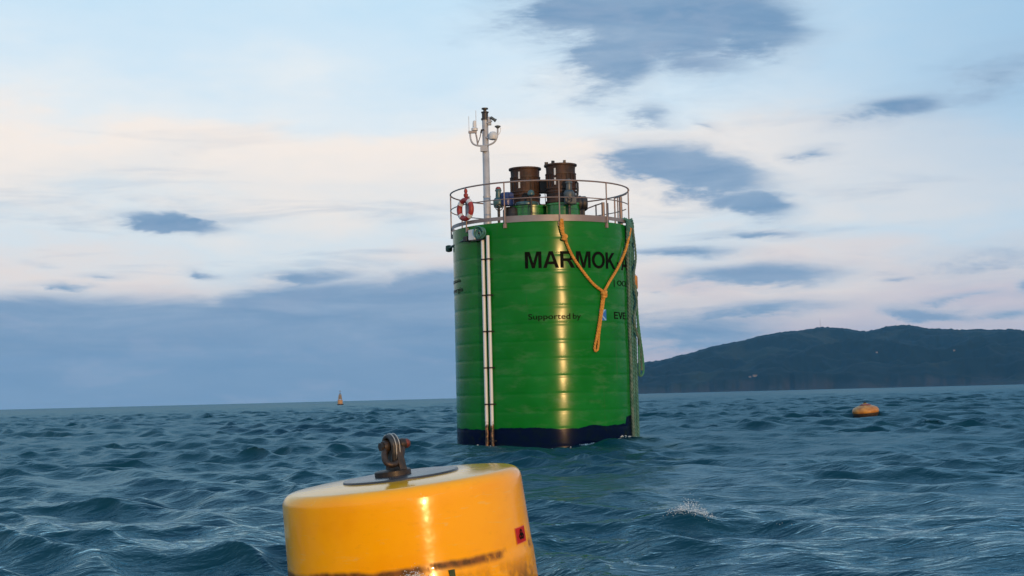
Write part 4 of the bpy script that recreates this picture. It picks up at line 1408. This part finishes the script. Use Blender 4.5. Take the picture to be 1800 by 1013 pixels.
# weed strand hanging on the front
M['weed'] = pmat('green_weed', (0.03, 0.055, 0.012), (0.06, 0.08, 0.02), 20, 0.6)
wd = MB()
for k in range(5):
    th = 20.5 + 0.55 * k
    wd.tube([bpt(th + 0.3 * math.sin(i + k), -0.665 - 0.05 * i, 0.012) for i in range(7)], 0.008, 5)
tag(local(wd.build('weed_strand', M['weed'])), 'strand of green weed hanging on the front of the yellow buoy', 'seaweed')
wo = bpy.data.objects['weed_strand']
BM = Matrix.Translation(BUOY_TOP) @ B.rotation_euler.to_matrix().to_4x4()
wo.matrix_world = BM @ Matrix.Translation(wo.location)

# ------------------------------------------------------------------ orange buoy on the right
ob = at(1522, 732, 68.0)
OB = thing('orange_buoy', 'small flat orange buoy with a conical top afloat below the hills', 'buoy', (ob.x, ob.y, 0.27), (R(2), R(-4), 0))
MB().lathe([(0.0, 0.38), (0.10, 0.37), (0.16, 0.34), (0.30, 0.27), (0.45, 0.22), (0.54, 0.17), (0.595, 0.08), (0.60, 0.0), (0.58, -0.05)][::-1], 44).build('body', M['orange'], OB)
MB().lathe([(0.585, -0.052), (0.57, -0.12), (0.5, -0.26), (0.3, -0.42), (0.0, -0.45)][::-1], 44).build('underside', M['darkhull'], OB)
MB().lathe([(0.26, 0.291), (0.22, 0.318), (0.165, 0.343), (0.16, 0.35), (0.225, 0.325), (0.265, 0.30)], 36, closed_ends=False).build('rust_band', M['redcap'], OB)
MB().lathe([(0.07, 0.37), (0.075, 0.40), (0.05, 0.42), (0.05, 0.44), (0.0, 0.445)], 14).build('mooring_eye', M['black'], OB)

# ------------------------------------------------------------------ navigation buoy far left
nb = at(598, 711, 480.0)
NB = thing('navigation_buoy', 'tiny tower buoy standing on the horizon left of the green buoy', 'buoy', (nb.x, nb.y, -0.1))
MB().lathe([(0.0, -0.6), (0.9, -0.5), (1.1, 0.0), (1.1, 0.35), (0.95, 0.5), (0.0, 0.55)], 24).build('float', M['black'], NB)
MB().lathe([(0.85, 0.5), (0.8, 1.7), (0.72, 1.8), (0.3, 1.82)], 20).build('body', M['navbody'], NB)
lt = MB()
for sx_, sy_ in ((-1, -1), (1, -1), (1, 1), (-1, 1)):
    lt.cyl((sx_ * 0.55, sy_ * 0.55, 1.75), (sx_ * 0.32, sy_ * 0.32, 3.6), 0.07, 6)
for z, s in ((2.3, 0.5), (2.9, 0.43), (3.55, 0.34)):
    for (x0, y0, x1, y1) in ((-s, -s, s, -s), (s, -s, s, s), (s, s, -s, s), (-s, s, -s, -s)):
        lt.cyl((x0, y0, z), (x1, y1, z), 0.05, 5)
lt.build('lattice', M['navtower'], NB)
MB().lathe([(0.42, 2.0), (0.34, 3.4), (0.3, 3.45)], 12).build('daymark', M['navtower'], NB)
MB().lathe([(0.12, 3.6), (0.16, 3.65), (0.16, 3.95), (0.1, 4.05), (0.0, 4.1)], 12).build('lantern', M['dark'], NB)
MB().lathe([(0.05, 4.05), (0.05, 4.4), (0.28, 4.55), (0.05, 4.8), (0.0, 4.82)], 10).build('topmark', M['navtower'], NB)

# ------------------------------------------------------------------ spray and foam
ICO = [(-.526, 0, .851), (.526, 0, .851), (-.526, 0, -.851), (.526, 0, -.851), (0, .851, .526), (0, .851, -.526), (0, -.851, .526), (0, -.851, -.526), (.851, .526, 0), (-.851, .526, 0), (.851, -.526, 0), (-.851, -.526, 0)]
ICOF = [(0, 1, 4), (0, 4, 9), (9, 4, 5), (4, 8, 5), (4, 1, 8), (8, 1, 10), (8, 10, 3), (5, 8, 3), (5, 3, 2), (2, 3, 7), (7, 3, 10), (7, 10, 6), (7, 6, 11), (11, 6, 0), (0, 6, 1), (6, 10, 1), (9, 11, 0), (9, 2, 11), (9, 5, 2), (7, 11, 2)]


def blobs(name, pts, label, cat):
    mb_ = MB()
    for (p, s) in pts:
        s = (s, s, s) if isinstance(s, float) else s
        mb_.add([(p[0] + v[0] * s[0], p[1] + v[1] * s[1], p[2] + v[2] * s[2]) for v in ICO], ICOF)
    o = mb_.build(name, M['foam'])
    local(o)
    return tag(o, label, cat, kind='stuff')


sp = at(1215, 890, 14.7)
near = SEA[(abs(SEA[:, 0] - sp.x) < 0.45) & (abs(SEA[:, 1] - sp.y) < 0.6)]
top = near[np.argsort(-near[:, 2])[:60]]
pts = []
ang_ = SEA[(abs(SEA[:, 0] - sp.x - 0.25) < 0.8) & (abs(SEA[:, 1] - sp.y) < 0.7)]
bins = {}
for q in ang_:                                        # the crest line: highest point in each 4 cm of breadth
    kx = int(q[0] / 0.04)
    if kx not in bins or q[2] > bins[kx][2]:
        bins[kx] = q
line = [bins[k] for k in sorted(bins)]
for k in range(5200):
    q = line[random.randrange(len(line))]
    du = q[0] - sp.x
    wgt = math.exp(-(du / 0.17) ** 2) + 0.22 * math.exp(-((du - 0.35) / 0.35) ** 2)
    if random.random() > wgt:
        continue
    hgt = abs(random.gauss(0, 0.058)) * math.exp(-(du / 0.18) ** 2)
    back = random.gauss(0, 0.05)
    pts.append(((q[0] + random.uniform(-.02, .02), q[1] + back, q[2] - 0.012 + hgt - abs(back) * 0.25), random.uniform(0.0012, 0.0042)))
blobs('wave_spray', pts, 'white spray bursting from the steep wave crest right of the yellow buoy', 'spray')
# foam at the foot of the green hull and lace on crests
pts = []
hd = np.hypot(SEA[:, 0] - HULL.x, SEA[:, 1] - HULL.y)
cand = SEA[(hd > 2.5) & (hd < 3.3) & (SEA[:, 1] < HULL.y - 0.3)]
for k in range(2200):
    q = cand[random.randrange(len(cand))]
    dd = math.hypot(q[0] - HULL.x, q[1] - HULL.y)
    thq = math.degrees(math.atan2(q[0] - HULL.x, HULL.y - q[1]))
    if random.random() < math.exp(-(dd - 2.5) / 0.25) * (math.exp(-((thq - 38) / 14) ** 2) + 0.5 * math.exp(-((thq - 66) / 7) ** 2) + 0.05 + 0.2 * math.exp(-((thq + 20) / 6) ** 2)):
        pts.append(((q[0], q[1], q[2] + 0.005), (random.uniform(0.008, 0.035), random.uniform(0.01, 0.03), random.uniform(0.004, 0.016))))
blobs('hull_foam', pts, 'thin white foam washing against the foot of the green buoy', 'foam')
pts = []
fp = bpt(2.0, -0.70, 0.02)
fw_ = BM @ fp
for k in range(2200):
    u = random.gauss(0, 0.09)
    h_ = abs(random.gauss(0, 0.05)) * math.exp(-(u / 0.16) ** 2)
    q = BM @ bpt(5.0 + math.degrees(u / Rb), -0.76 + h_ + random.gauss(0, 0.01), 0.01 + abs(random.gauss(0, 0.03)))
    pts.append((q, random.uniform(0.0015, 0.005)))
blobs('buoy_splash', pts, 'splash of white foam against the front of the yellow buoy', 'splash')
